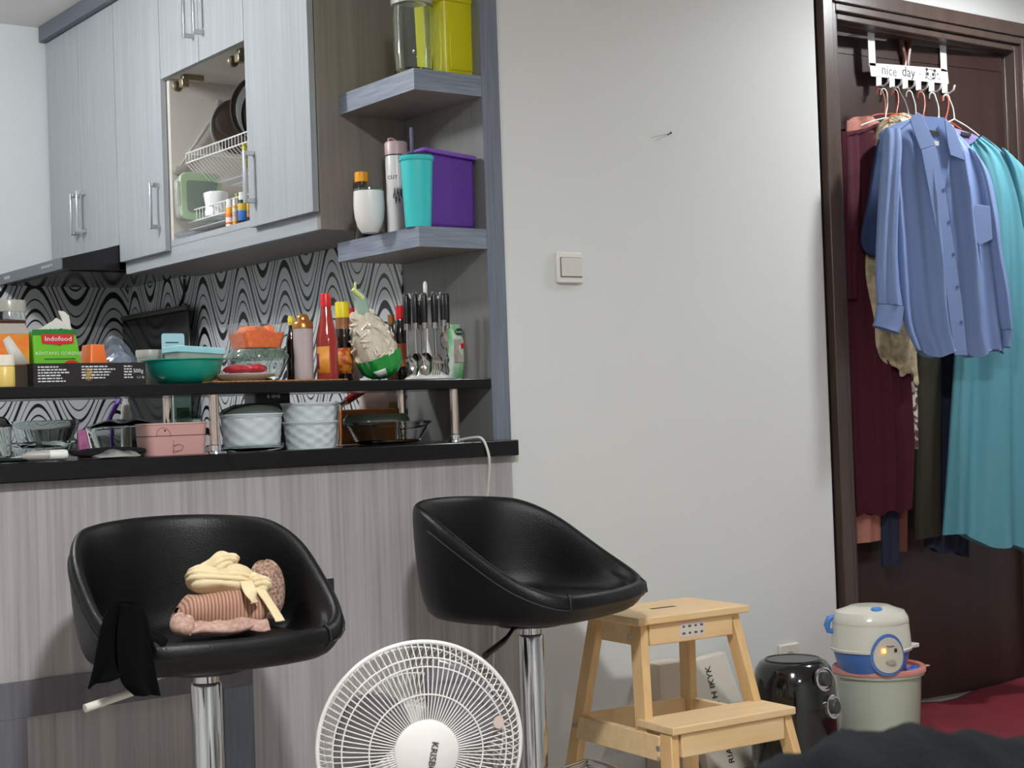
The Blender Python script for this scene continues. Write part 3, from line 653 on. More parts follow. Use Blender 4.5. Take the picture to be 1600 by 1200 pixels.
G().hexa([(-w_/2, -.02, 0), (w_/2, -.02, 0), (w_/2, .02, 0), (-w_/2, .02, 0)], [(-w_/2, -.012, h*.98), (w_/2*.66, -.012, h*1.0), (w_/2*.66, .012, h*1.0), (-w_/2, .012, h*.98)]).build('bag', M('bright_green_film', '6cc02c', .3, bump=((60, 60, 60), .3)), t, bevel=.004)
fy = lambda z: -.0208+.008*z/h
G().hexa([(-w_/2, fy(h*.9), h*.9), (w_/2*.7, fy(h*.9), h*.9), (w_/2*.7, fy(h*.9)+.001, h*.9), (-w_/2, fy(h*.9)+.001, h*.9)], [(-w_/2, fy(h), h), (w_/2*.64, fy(h), h), (w_/2*.64, fy(h)+.001, h), (-w_/2, fy(h)+.001, h)]).build('dark_band', M('dark_green_film', '1b7a2c', .35), t)
lg = G().prism([(-w_*.34, fy(h*.9)-.0012, h*.915), (w_*.29, fy(h*.9)-.0012, h*.915), (w_*.28, fy(h*.75)-.0012, h*.75), (w_*.05, fy(h*.73)-.0012, h*.735), (-.0*w_, fy(h*.7)-.0012, h*.705), (-w_*.06, fy(h*.73)-.0012, h*.735), (-w_*.33, fy(h*.75)-.0012, h*.75)], (0, .0008, 0)).build('red_badge', M('badge_red', 'c8211f', .4), t)
tilt = math.atan2(.008, h)
text('Indofood', w_*.125, WHITEINK, t, (-w_*.02, fy(h*.83)-.0022, h*.83), (PI/2-tilt, 0, 0), depth=.0003, sx=1.15)
text('KENTANG GORENG', w_*.092, M('pale_green_ink', 'd2efb8', .5), t, (-w_*.02, fy(h*.57)-.0008, h*.57), (PI/2-tilt, 0, 0), depth=.0002, sx=1.05)
G().cbox((0, fy(h*.475)-.0006, h*.475), (w_*.6, .0006, h*.022)).build('print_line', M('dk_green_ink', '2f7a1c', .5), t)
G().lathe([(0, -.0008), (w_*.15, -.0008), (w_*.15, .0), (0, .0)], (w_*.22, fy(h*.37)-.0004, h*.37), 24, 'y', sy=.55).build('red_oval', M('badge_red', 'c8211f'), t)
ft = [(P(x, y, Y=3.305).x-t.location.x, .003, P(x, y, Y=3.305).z-t.location.z) for x, y in ((62, 514), (86, 500), (90, 496), (100, 502), (93, 485), (103, 486), (110, 494), (114, 517), (104, 513))]
G().prism(ft, (0, .0012, 0)).build('torn_flap', M('film_inside', 'd9d6d0', .4), t)
# orange tub and plastic bag behind the tray rim
q = base(146, 560, 3.305, U+.0028); w_ = 30*mpp(q)
t = thing('orange_pack', 'orange topped white tub between green bag and clear plastic bag', 'tub', q)
h = zof(146, 539, 3.305)-q.z
rbox(w_, .06, 0, h*.5, .006).build('tub', WHITEP, t); rbox(w_*1.02, .062, h*.505, h, .006, w_*.8, .05).build('lid', M('orange_film', 'e8702a', .35), t)
q = base(186, 560, 3.30, U+.0028); w_ = 62*mpp(q); h = zof(174, 524, 3.30)-q.z
t = thing('plastic_bag', 'crumpled clear bluish plastic bag bulging out of the black tray box', 'bag', q)
g = G(); random.seed(4); ph = [random.uniform(0, 6) for _ in range(6)]
def f(u, v):
    a = 2*PI*u; rr = (1-v)**.45*(1+.16*math.sin(3*a+ph[0])+.09*math.sin(7*a+ph[1]+4*v)+.05*math.sin(11*a+6*v))
    return (w_/2*rr*math.cos(a)-w_*.16*v*v, .043*rr*math.sin(a), h*(v+.06*math.sin(4*a+ph[2])*v*(1-v)))
g.grid(f, 44, 16, True).build('film', FILM, t, ang=25)
blob(G(), (0, 0, h*.34), (w_*.33, .03, h*.3), 6, 10, .3).build('contents', GL('bag_contents', (.85, .87, .9), .35, (.7, .74, .8), .2), t)
q = base(233, 560, 3.455, U); r = 20*mpp(q); h = zof(240, 547, 3.455)-U
lathe_thing('plastic_tub', 'low round clear plastic tub behind the teal bowl', 'tub', q, [('tub', FROST, [(0, 0), (r*.8, 0), (r*.95, h*.8), (r*.9, h*.8), (r*.76, .002), (0, .002)]), ('lid', FROST, [(0, h*.9), (r*.9, h*.9), (r, h), (r*1.03, h*.97), (r*1.03, h*.8), (r*.96, h*.8)])])
# teal bowl with container and card in it
q = base(287, 590, 3.315, U); r = 64*mpp(q); h = zof(287, 560, 3.25)-U
TB = M('teal_plastic', '169783', .35, coat=.2)
lathe_thing('bowl', 'shallow teal plastic bowl holding a blue-lidded container', 'bowl', q, [('bowl', TB, [(0, .002), (r*.5, 0), (r*.62, .003), (r*.82, h*.35), (r*.93, h*.75), (r*.98, h*.94), (r*1.03, h*.96), (r*1.03, h), (r*.96, h), (r*.88, h*.75), (r*.6, .008), (0, .007)], 48)])
xa_, xb_ = P(268, 555, Y=3.30).x, P(347, 555, Y=3.30).x; w_ = xb_-xa_
t = thing('food_container', 'clear container of brown crumbs with light blue lid in the teal bowl', 'container', ((xa_+xb_)/2, 3.325, U+.0085), rot=(0, .06, 0))
h = zof(300, 542, 3.3)-U-.009
tubshell(w_*.8, .075, 0, h*.8, .012, w_*.92, .09).build('tub', FROST, t)
rbox(w_*.82, .078, .003, h*.62, .012, w_*.88, .084).build('crumbs', M('brown_crumbs', '8a5228', .8, var=(120, '5f3517', 1, .1), bump=((140, 140, 140), 1)), t)
rbox(w_*.98, .096, h*.8, h, .012).build('lid', M('sky_lid', '9fd0da', .35), t, bevel=.002)
t = thing('card', 'light blue printed card standing behind the container in the teal bowl', 'card', base(271, 555, 3.375, U+.0085)); s_ = mpp(t.location)
hh = zof(271, 521, 3.375)-t.location.z
g = rbox(38*s_, hh, -.0006, .0006, .006); g.v = [(x, z, y+hh/2) for x, y, z in g.v]; g.build('card', M('card_blue', 'a5cad0', .5), t)
g = G()
for i in range(4): g.box(-13*s_, (9+3*(i % 2))*s_, -.0011, -.0007, hh*(.8-.09*i), hh*(.8-.09*i)+.0025)
g.build('fine_print', INK, t)['kind'] = 'stuff'
# white plate with sachets, glass bowl, orange tub
q = base(378, 588, 3.30, UM); r = 53*mpp(q)
lathe_thing('plate', 'white plate of red sachets on the rattan mat', 'plate', q, [('plate', M('plate_white', 'dcdad8', .25), [(0, .001), (r*.6, 0), (r*.7, .004), (r*.98, .014), (r, .016), (r*.96, .017), (r*.68, .009), (0, .008)], 40)])
REDF = M('red_foil', 'b01a2a', .28, coat=.3)
for i, (xx, dz, sd, lab) in enumerate(((370, .012, 2, 'red foil sachet with white corner on the white plate'), (398, .011, 5, 'crumpled red sachet at the right of the white plate'))):
    qq = base(xx, 580, 3.275, UM+.0175)
    crumple('sachet', lab, 'sachet', ((qq.x, qq.y, qq.z+.010), .032, .028, .011), REDF, .4, sd)
q = base(403, 580, 3.37, UM); r = 48*mpp(q); h = zof(403, 546, 3.37)-UM
lathe_thing('glass_bowl', 'round glass bowl with lid carrying the orange food tub', 'bowl', q, [
    ('bowl', GLASS, [(0, .001), (r*.6, .0), (r*.75, .01), (r*.95, h*.55), (r, h*.72), (r*.93, h*.72), (r*.9, h*.55), (r*.7, .014), (0, .006)], 40),
    ('lid', GLASSG, [(0, h), (r*.85, h), (r*1.02, h*.8), (r*1.02, h*.73), (r*.98, h*.73), (r*.97, h*.78), (r*.8, h*.95), (0, h*.95)], 40)])
q = base(401, 540, 3.37, UM+h+.0006); w_ = 78*mpp(q); h = zof(401, 506, 3.36)-q.z
t = thing('food_tub', 'clear tub of bright orange grated food on the glass bowl', 'tub', q)
TUBC = GL('tub_clear', (.98, .98, .98), .04, (.9, .9, .9), .1); tubshell(w_*.78, .09, 0, h, .014, w_*1.0, .11).build('tub', TUBC, t)
rbox(w_*1.07, .117, h-.003, h, .014).f and None
G().box(-w_*.54, w_*.54, -.058, -.0555, h-.004, h).box(-w_*.54, w_*.54, .0555, .058, h-.004, h).build('rim', FILM, t)
g = rbox(w_*.75, .086, .002, h*.62, .012, w_*.9, .1); blob(g, (-w_*.08, 0, h*.66), (w_*.34, .04, h*.26), 3, 10, .2); blob(g, (w_*.22, -.01, h*.68), (w_*.1, .03, h*.24), 9, 8, .3)
g.build('orange_food', M('orange_food', 'ff8418', .6, var=(90, 'f9661a', 1, .12), bump=((180, 180, 180), .8)), t)
# bottles
def bottle(name, label, px, ybot, ytop, wpx, Y, Zb, parts, group='bottles on the bar shelf'):
    q = base(px, ybot, Y, Zb); r = wpx/2*mpp(q); h = zof(px, ytop, Y)-Zb
    return lathe_thing(name, label, 'bottle', q, [(n_, m_, [(a*r, b*h) for a, b in pr]) for n_, m_, pr in parts], group=group)[0], r, h
SOY = M('soy_black', '120b08', .08, coat=.5); YC = M('yellow_cap2', 'e3cf10', .35); RC = M('red_cap', 'd2151c', .35)
body1 = [(0, 0), (.95, 0), (1, .01), (1, .58), (.8, .68), (.46, .78), (.42, .86), (0, .86)]
bottle('sauce_bottle', 'thin dark bottle with yellow cap behind the bronze-capped bottle', 457, 588, 494, 17, 3.385, UM, [('bottle', SOY, body1), ('cap', YC, [(0, .86), (.55, .86), (.55, .97), (.35, 1), (0, 1)])])
bottle('shaker_bottle', 'frosted ribbed bottle with bronze dome cap', 475.5, 588, 490, 32, 3.285, UM, [
    ('bottle', GL('frost_pinkish', (.92, .88, .88), .6, (.82, .77, .77), .2), [(0, 0), (.92, 0), (.97, .02), (.93, .1), (.97, .2), (.93, .35), (.98, .5), (.98, .62), (1.0, .7), (.98, .77), (0, .77)]),
    ('cap', M('bronze', 'b27a45', .28, .75), [(0, .772), (1.03, .772), (1.03, .845), (.85, .88), (.66, .9), (.64, .94), (.45, .985), (0, 1)])])
t, r, h = bottle('sauce_bottle', 'tall red chili sauce bottle with red cap', 512.5, 588, 459, 34, 3.25, UM, [
    ('bottle', GL('chili_glass', (.9, .5, .45), .55, (.72, .25, .22), .08), [(0, 0), (.97, 0), (1, .01), (1, .46), (.86, .54), (.62, .7), (.46, .84), (.44, .85), (0, .85)]),
    ('sauce', M('chili_sauce', 'b3311a', .3), [(0, .01), (.94, .012), (.94, .44), (.92, .46), (0, .46)]),
    ('cap', RC, [(0, .852), (.5, .852), (.5, .985), (.45, 1), (0, 1)])])
va = math.atan2(-3.25, -t.location.x)
def wrap_label(t, r, z0, z1, a0, a1, mat, name='label', n=14):
    G().grid(lambda u, v: ((r+.0007)*math.cos(a0+(a1-a0)*u), (r+.0007)*math.sin(a0+(a1-a0)*u), z0+(z1-z0)*v), n, 2).build(name, mat, t, solid=.0004)
wrap_label(t, r, h*.07, h*.38, va-1.2, va+.2, M('orange_label', 'e08a2a', .45, var=(90, 'e0a04a', 1, .2)))
wrap_label(t, r*1.012, h*.12, h*.3, va-1.15, va-.8, M('label_print', '8a2a50', .5), 'label_print')
t, r, h = bottle('sauce_bottle', 'dark soy sauce bottle with large yellow cap', 538, 588, 472, 28, 3.335, U, [
    ('bottle', SOY, [(0, 0), (.97, 0), (1, .01), (1, .5), (.92, .6), (.78, .7), (.76, .8), (0, .8)]),
    ('neck_film', M('neck_film', '8a5a33', .4), [(.5, .66), (.86, .66), (.8, .7), (.79, .8), (.5, .8)]),
    ('cap', YC, [(0, .802), (.8, .802), (.8, .985), (.74, 1), (0, 1)])])
va = math.atan2(-3.335, -t.location.x)
wrap_label(t, r, h*.1, h*.42, va-1.2, va+1.3, M('orange_label2', 'd98a30', .45, var=(60, 'a8401c', 1, .06)))
bottle('sauce_bottle', 'red capped bottle mostly hidden behind the bag of crackers', 552, 588, 481, 20, 3.43, U, [('bottle', M('pale_red_glass', 'c8a09a', .2), body1), ('cap', RC, [(0, .86), (.55, .86), (.55, 1), (0, 1)])])
bottle('sauce_bottle', 'dark bottle with bronze cap between cracker bag and cutlery', 614, 588, 492, 18, 3.43, U, [('bottle', M('amber_glass', '4a3424', .12), body1), ('cap', M('bronze', 'b27a45'), [(0, .86), (.6, .86), (.6, 1), (0, 1)])])
bottle('sauce_bottle', 'dark bottle with red cap and orange label behind the cutlery stand', 628, 588, 478, 24, 3.44, U, [('bottle', SOY, [(0, 0), (.97, 0), (1, .01), (1, .62), (.6, .76), (.5, .82), (0, .82)]), ('label', M('orange_label3', 'cf5f2f', .5), [(.9, .2), (1.02, .2), (1.02, .5), (.9, .5)]), ('cap', RC, [(0, .822), (.55, .822), (.55, 1), (0, 1)])])
# tilted bag of white crackers
q = base(604, 590, 3.275, U)
t = thing('cracker_bag', 'clear bag of white crackers with green base and yellow clip, leaning left', 'bag', q); s_ = mpp(q)
ang = math.atan2(604-562, 590-475)   # lean
ax_ = Vector((-math.sin(ang)*1.12, 0, math.cos(ang))); sd_ = Vector((math.cos(ang), 0, math.sin(ang)*.9))
Lb = 118*s_
random.seed(12); ph = [random.uniform(0, 6) for _ in range(6)]
def bagf(rs, kx=1.0):
    def f(u, v):
        a = 2*PI*u; k = 0
        pr = [(0, .12), (.03, .55), (.12, .88), (.3, 1.02), (.55, .98), (.75, .78), (.9, .45), (1, .16)]
        for (v0, r0), (v1, r1) in zip(pr, pr[1:]):
            if v0 <= v <= v1: k = r0+(r1-r0)*(v-v0)/(v1-v0)
        k *= rs*(1+.05*math.sin(4*a+ph[0]+5*v)+.035*math.sin(9*a+ph[1])*1)
        p = sd_*(37*s_*k*math.cos(a))+ax_*(Lb*v)+Vector((0, .045*k*math.sin(a), 0))
        return (p.x, p.y, max(p.z+.006, .0005))
    return f
G().grid(bagf(1.0), 40, 22, True).build('film', GL('bag_film', (.98, .98, .97), .1, (.85, .86, .82), .08), t, ang=35)
G().grid(lambda u, v: bagf(1.015)(u, v*.34+.03*math.sin(2*PI*u+1)*v), 40, 8, True).build('green_base', M('bag_green', '0f8f33', .22, coat=.4, bump=((40, 40, 40), .5)), t)
g = G(); random.seed(21)
for k in range(70):
    v = random.uniform(.3, .9); a = random.uniform(0, 2*PI); p = Vector(bagf(.835)(a/(2*PI), v))
    M_ = Matrix.Rotation(random.uniform(0, 6), 3, Vector((random.uniform(-1, 1), random.uniform(-1, 1), random.uniform(-1, 1))).normalized())
    rr = random.uniform(.010, .016)
    gg = G().lathe([(0, -.002), (rr*.8, -.0025), (rr, 0), (rr*.8, .0025), (0, .002)], n=9)
    g.add([M_ @ Vector(x)+p for x in gg.v], gg.f)
g.build('crackers', M('cracker_white', 'efe8da', .6, var=(60, 'd8c8b2', 1, .3), bump=((70, 70, 70), .8)), t)['kind'] = 'stuff'
ck = G().grid(bagf(.9), 26, 16, True); ck.build('cracker_core', MATS['cracker_white'], t)
p = Vector(bagf(0)(0, 1)); c2_ = P(557, 452, Y=3.275)-q
g = G(); g.tube(spl([p+Vector((0.01, 0, -.03)), p.lerp(c2_, .35)+Vector((.006, 0, 0)), p.lerp(c2_, .7), c2_], 12), [.02, .02, .019, .018, .017, .016, .015, .014, .013, .012, .010, .008], 9); g.build('twisted_top', GL('bag_top', (.8, .9, .85), .6, (.72, .82, .76), .15), t, ang=30)
a_, b_ = P(551, 452, Y=3.262)-q, P(567, 466, Y=3.262)-q
G().tube([a_, b_], .0055, 6).tube([P(555, 441, Y=3.262)-q, a_.lerp(b_, .25)], .003, 6).build('clip', M('lime_clip', 'd5e08a', .4), t)
G().grid(lambda u, v: tuple(Vector(bagf(1.03)(.60+.10*u, .06+.1*v))), 6, 4).build('label_patch', M('patch_white', 'd9d9d9', .4), t, solid=.0006)
# cutlery stand
q = base(669, 588, 3.285, U); s_ = mpp(q); ht = zof(667, 440, 3.285)-U
t = thing('cutlery_stand', 'white cutlery stand with central pole and hanging arms', 'cutlery stand', q)
rb = 37*s_
G().lathe([(0, 0), (rb, 0), (rb*1.02, .002), (rb*.95, .006), (rb*.5, .022), (rb*.27, .04), (rb*.16, .07), (.0035, .1), (.0035, ht*.78), (.0045, ht*.8), (.0055, ht*.97), (.003, ht), (0, ht)], n=36).build('pole', M('stand_white', 'e0dfdb', .3), t)
zr = zof(667, 462, 3.285)-U
angs = [math.radians(d) for d in (-155, -128, -100, -68, -40, -12, 30, 75, 120, 165)]
Rr = 25*s_
g = G()
for a in angs: g.tube([(0, 0, zr-.012), (Rr*.7*math.cos(a), Rr*.7*math.sin(a), zr-.008), (Rr*1.05*math.cos(a), Rr*1.05*math.sin(a), zr-.004), (Rr*1.1*math.cos(a), Rr*1.1*math.sin(a), zr+.006)], .0016, 6)
g.build('hook_arms', MATS['stand_white'], t)
STEEL = M('cutlery_steel', 'b9b6b3', .12, 1)
kinds = ['spoon', 'spoon', 'fork', 'teaspoon', 'spoon', 'fork', 'spoon', 'fork', 'spoon', 'fork']
labs = ['leftmost black-handled spoon on the cutlery stand', 'second black-handled spoon from the left on the cutlery stand', 'black-handled fork left of the stand pole, over the cracker bag side', 'short black-handled teaspoon hanging right in front of the stand pole', 'black-handled spoon hanging just right of the teaspoon', 'black-handled fork beside the green packet', 'black-handled spoon at the back right of the cutlery stand', 'black-handled fork at the back of the cutlery stand, right of its pole', 'black-handled spoon at the back of the cutlery stand, left of its pole', 'black-handled fork at the back left of the cutlery stand']
for a, kd, lab in zip(angs, kinds, labs):
    c = thing(kd, lab, kd, (q.x+Rr*1.28*math.cos(a), q.y+Rr*1.28*math.sin(a), U), rz=a+PI/2, group='cutlery on the stand')
    L = 128*s_ if kd != 'teaspoon' else 88*s_; zt_ = zr+.003; hl = 46*s_ if kd != 'teaspoon' else 42*s_; z1_ = zt_-hl
    G().tube([(0, 0, zt_), (0, 0, zt_-.004), (0, 0, zt_-hl*.5), (0, 0, z1_)], [.006, .008, .0084, .0076], 12).build('handle', BLACKP, c)
    G().tube([(0, 0, z1_), (0, 0, z1_-.015)], .0076, 12).build('ferrule', STEEL, c)
    zb_ = max(zt_-L, .004)
    if kd == 'fork':
        g = G(); g.tube([(0, 0, z1_-.012), (0, 0, zb_+.05)], .0028, 8)
        def ff(u, v): return ((u-.5)*.022*(.35+.65*min(v*2, 1)), -.003*math.sin(PI*v), zb_+.052-.022*v)
        g.grid(ff, 5, 5)
        for k in range(4): g.tube([((k-1.5)*.0062, 0, zb_+.031), ((k-1.5)*.0062, -.003, zb_+.012), ((k-1.5)*.0055, .001, zb_)], [.0016, .0015, .0008], 5)
        g.build('tines', STEEL, c)
    else:
        hb_ = .06 if kd == 'spoon' else .046; wb = .0195 if kd == 'spoon' else .017
        g = G(); g.tube([(0, 0, z1_-.012), (0, 0, zb_+hb_-.004)], .0028, 8)
        def sf(u, v):
            y_ = math.sin(PI*v)**.6; return ((u-.5)*2*wb*y_, .009*(1-(2*u-1)**2)*math.sin(PI*v), zb_+hb_*(1-v))
        g.grid(sf, 12, 14); g.build('bowl', STEEL, c)
# green packet
q = base(713, 588, 3.34, U); s_ = mpp(q); h = zof(713, 507, 3.34)-U; w_ = 28*s_
t = thing('seasoning_packet', 'green and white stand-up packet beside the cutlery stand', 'packet', q)
pillow(w_, h, .04, .05, .001, 5).build('pouch', M('pouch_green', '63b96a', .3, var=((30, 30, 14), 'cfd8cf', 1, .12)), t)
G().cbox((w_*.02, -.0195, h*.52), (w_*.8, .001, h*.42)).build('picture_panel', M('picture_panel', 'c7c0b4', .4, var=(70, '9c8f86', 1, .2)), t)
G().cbox((w_*.22, -.0204, h*.6), (w_*.28, .001, h*.1)).build('red_mark', RC, t)
G().lathe([(0, -.0008), (w_*.26, -.0008), (w_*.26, 0), (0, 0)], (0, -.0175, h*.86), 20, 'y', sy=.75).build('badge', M('badge_dark', '14351d', .4), t)
text('Kobe', w_*.2, WHITEINK, t, (0, -.0186, h*.86), (PI/2, 0, 0), depth=.0002)
# ================================================================ THINGS ON THE LOWER BAR SLAB
L0 = ZL+.0006
def glass_dish(name, label, px, ybase, wpx, ytop, Y, Zb, lid=None, oval=1.0, group='glass dishes on the bar', mat=None):
    q = base(px, ybase, Y, Zb); r = wpx/2*mpp(q); h = zof(px, ytop, Y)-Zb
    t = thing(name, label, 'dish', q, group=group)
    G().lathe([(0, .0005), (r*.66, .0005), (r*.78, .008), (r*.93, h*.8), (r*1.02, h*.9), (r*1.02, h), (r*.95, h), (r*.88, h*.8), (r*.72, .012), (0, .006)], n=40, sy=oval).build('dish', mat or GLASS, t, ang=50)
    if lid:
        G().lathe([(0, h+.02), (r*.5, h+.018), (r*.95, h+.007), (r*1.03, h+.004), (r*1.03, h+.001), (r*.9, h+.003), (0, h+.014)], n=40, sy=oval).build('lid', lid, t, ang=50)
    return t, r, h
glass_dish('glass_dish', 'wide glass dish at the bottom of the far left pair', 66, 708, 104, 690, 3.36, L0, oval=.7)
t_, r_, h_ = glass_dish('glass_dish', 'round glass dish stacked on the wide one at far left', 72, 690, 112, 657, 3.36, L0+.030, oval=.7)
t_, r_, h_ = glass_dish('glass_dish', 'low lidded glass dish between the stacked dishes and the pink lunch box', 194, 705, 112, 668, 3.40, L0, lid=GLASS, oval=.62)
glass_dish('glass_dish', 'small glass dish behind the pink lunch box, beside the rear post', 296, 705, 44, 655, 3.40, L0, lid=GLASSG, oval=.8)
t_, r_, h_ = glass_dish('glass_dish', 'large empty glass dish with greyish lid near the right post', 608, 700, 150, 659, 3.375, L0, oval=.55)
rl = r_*.74; G().lathe([(0, .022), (rl*.9, .02), (rl*1.02, .008), (rl*1.03, 0), (rl*.95, 0), (rl*.85, .014), (0, .016)], (-r_*.28, .0, h_+.0005), 40, sy=.6).build('lid', GL('grey_green_lid', (.62, .68, .62), .45, (.55, .6, .54), .12), t_, ang=50)
# dark rimmed glass at the frame edge
q = base(0, 700, 3.315, L0); r = 18*mpp(q); h = zof(5, 650, 3.315)-L0
t, o = lathe_thing('glass_canister', 'glass canister with black-rimmed lid at the left image edge', 'canister', q, [
    ('canister', GLASS, [(0, .0005), (r*.85, .0005), (r*.95, .01), (r, h*.75), (r*.93, h*.75), (r*.9, .014), (0, .006)]),
    ('lid', GLASS, [(0, h), (r*.6, h*.95), (r*1.0, h*.8), (r*1.0, h*.78), (r*.6, h*.92), (0, h*.97)]),
    ('lid_rim', BLACKP, [(r*.95, h*.76), (r*1.08, h*.76), (r*1.08, h*.81), (r*.95, h*.81)])])
# dark green cloth, white-handled knife, foil packet, black cloth, pink card
GC = M('dark_green_cloth', '0c2b22', .9); BC = M('black_cloth', '0b0a0b', .95, sheen=.0)
q = base(22, 722, 3.225, L0); crumple('kitchen_cloth', 'dark green cloth lying under the white-handled utensil at the left', 'cloth', ((q.x-.02, 3.235, L0+.006), .08, .03, .0058), GC, .35, 8)
q = base(78, 722, 3.2, L0)
t = thing('kitchen_utensil', 'slim kitchen utensil with rounded white handle on the slab edge', 'utensil', (q.x, 3.205, L0), rz=-.06)
s_ = mpp(q); hh = .024
G().tube([(.0, 0, hh*.55), (22*s_, 0, hh*.55), (28*s_, 0, hh*.55), (30*s_, 0, hh*.55)], [.0105, .011, .0095, .004], 12).build('handle', WHITEP, t)
G().tube([(-42*s_, .004, hh*.5), (-30*s_, .002, hh*.55), (.0, 0, hh*.55)], [.004, .0105, .0115], 12).build('sheath', M('sheath_grey', 'a9a69f', .4), t)
G().tube([(-68*s_, .01, hh*.3), (-42*s_, .004, hh*.45)], [.002, .0045], 6).build('blade', SATIN, t)
q = base(181, 715, 3.215, L0); 
t = thing('foil_packet', 'flattened silver foil packet lying open on the slab edge', 'packet', q, rz=.04); s_ = mpp(q)
random.seed(5)
def ff(u, v):
    x = (u-.5)*78*s_; return (x*(1-.25*abs(v-.5)), (v-.5)*.045, .003+.013*math.sin(PI*v)*(math.sin(PI*u)**.6)+.0025*math.sin(13*u+5*v)*math.sin(PI*v))
G().grid(ff, 26, 12).build('pouch', M('foil', 'bdbfba', .3, .5, bump=((90, 90, 90), .6)), t, solid=.0012)
G().grid(lambda u, v: tuple(Vector(ff(.2+.6*u, .25+.3*v))+Vector((0, 0, .0015))), 14, 6).build('opening', M('foil_dark', '7f857c', .4, .3), t)
q = base(172, 705, 3.275, L0); crumple('dish_cloth', 'black cloth bunched in front of the glass dishes', 'cloth', ((q.x, 3.275, L0+.012), .085, .03, .0116), BC, .3, 11)
q = base(131, 705, 3.30, L0); s_ = mpp(q); hh = zof(131, 671, 3.30)-L0
t = thing('pink_packet', 'pink and white packet standing between the glass dishes', 'packet', q)
G().hexa([(-9*s_, -.008, 0), (12*s_, -.008, 0), (12*s_, .008, 0), (-9*s_, .008, 0)], [(-10*s_, -.004, hh), (3*s_, -.004, hh), (3*s_, .004, hh), (-10*s_, .004, hh)]).build('pack', M('pink_pack', 'b56a96', .4, var=(50, '8e4f78', 1, .2)), t, bevel=.002)
G().hexa([(12.2*s_, -.009, 0), (15*s_, -.009, 0), (15*s_, .008, 0), (12.2*s_, .008, 0)], [(3.2*s_, -.005, hh), (5*s_, -.005, hh), (5*s_, .004, hh), (3.2*s_, .004, hh)]).build('white_edge', M('card_white', ''), t)
# pink lunch box, two tiers
q = base(268, 706, 3.285, L0); w_ = 100*mpp(q); zs_ = zof(268, 681, 3.24)-L0; zt = zof(268, 664, 3.24)-L0
PK = M('blush_pink', 'cb9c96', .35)
t = thing('lunch_box', 'blush pink two-tier lunch box next to the front post', 'lunch box', q)
rbox(w_*.94, .085, 0, zs_-.001, .02, w_*.99, .09, 6).build('lower_tier', PK, t, ang=30)
rbox(w_*.97, .088, zs_-.0008, zs_+.0008, .02, None, None, 6).build('seam', M('seam_brown', '6f4f4a', .6), t)
rbox(w_*.99, .09, zs_+.001, zt, .02, w_*1.0, .092, 6).build('upper_tier', PK, t, ang=30)
rbox(w_*1.01, .094, zt+.0004, zt+.005, .02, None, None, 6).build('lid', M('blush_lid', 'd4aaa2', .35), t, bevel=.0015)
g = G(); ln = lambda pts: g.tube([(x*w_, -.0465, z*zt) for x, z in pts], .0006, 5)
ln(spl([(-.38, .62, 0), (-.36, .9, 0), (-.2, .93, 0), (-.14, .6, 0)], 12) and [(-.38, .62), (-.37, .8), (-.3, .92), (-.22, .9), (-.16, .78), (-.14, .6)])
ln([(-.12, .3), (-.02, .36), (.06, .28), (.03, .16), (-.06, .12), (-.12, .14)]); ln([(-.1, .5), (-.11, .02)])
g.build('drawn_lines', M('line_brown', '7d5a55', .6), t)
G().lathe([(0, -.0006), (.0022, -.0006), (.0022, 0), (0, 0)], (-.24*w_, -.0466, zt*.82), 10, 'y').build('dot', INK, t)
# white quilted pots
QW = M('quilted_white', 'c6cfd1', .3, coat=.2)
def quilt(r0, r1, h, n=48, nz=25, nd=9, rows=2.5, lip=True, floor_z=.006):
    g = G()
    def f(u, v):
        a = 2*PI*u; r = r0+(r1-r0)*v
        p = u*nd*2; z = v*rows*2
        d = (abs(((p+z) % 2)-1)+abs(((p-z) % 2)-1))/2
        k = 0 if v > .93 else 1
        return ((r-.0035*(d)*k)*math.cos(a), (r-.0035*d*k)*math.sin(a), h*v)
    g.grid(f, 96, nz, True)
    g.lathe([(0, 0), (r0*.98, 0), (r0, .0)], n=96)
    g.lathe([(r1, h), (r1+.002, h+.0005), (r1+.002, h+.004), (r1-.003, h+.004), (r1-.005, h*.6), (r0*.85, floor_z), (0, floor_z)], n=96)
    return g
q = base(394, 704, 3.29, L0); r = 50*mpp(q); s_ = mpp(q)
t, _o = lathe_thing('glass_tray', 'low oval glass tray under the white quilted pot', 'tray', q, [('tray', GLASS, [(0, .0005), (r*.9, .0005), (r*.98, .006), (r*1.0, .017), (r*.95, .017), (r*.9, .008), (0, .005)], 40)])
hq = zof(394, 648, 3.25)-L0-.0095
q2 = Vector((q.x, q.y, L0+.0085)); t = thing('quilted_pot', 'white quilted pot with tilted glass lid', 'pot', q2); quilt(r*.9, r*.97, hq).build('pot', QW, t, ang=25)
G().lathe([(0, .024), (r*.5, .022), (r*.85, .012), (r*.98, .002), (r*.98, 0), (r*.9, .002), (r*.5, .018), (0, .02)], (0, 0, hq+.0045), 40).build('lid', GL('grey_glass_lid', (.70, .77, .72), .3, (.55, .6, .56)), t, ang=50).rotation_euler = (0, -.02, 0)
q = base(486, 704, 3.275, L0); r = 42*mpp(q); z1_ = zof(486, 658, 3.225)-L0; z2_ = zof(486, 631, 3.225)-L0
t = thing('quilted_bowl', 'lower of the two stacked white quilted bowls', 'bowl', q); quilt(r*.92, r*1.02, z1_-.004).build('bowl', QW, t, ang=25)
t = thing('quilted_bowl', 'upper of the two stacked white quilted bowls', 'bowl', (q.x, q.y, L0+z1_+.0006)); quilt(r*.98, r*1.06, z2_-z1_-.005+.004, rows=1.5, nz=17).build('bowl', QW, t, ang=25)
t['group'] = 'quilted white bowls'
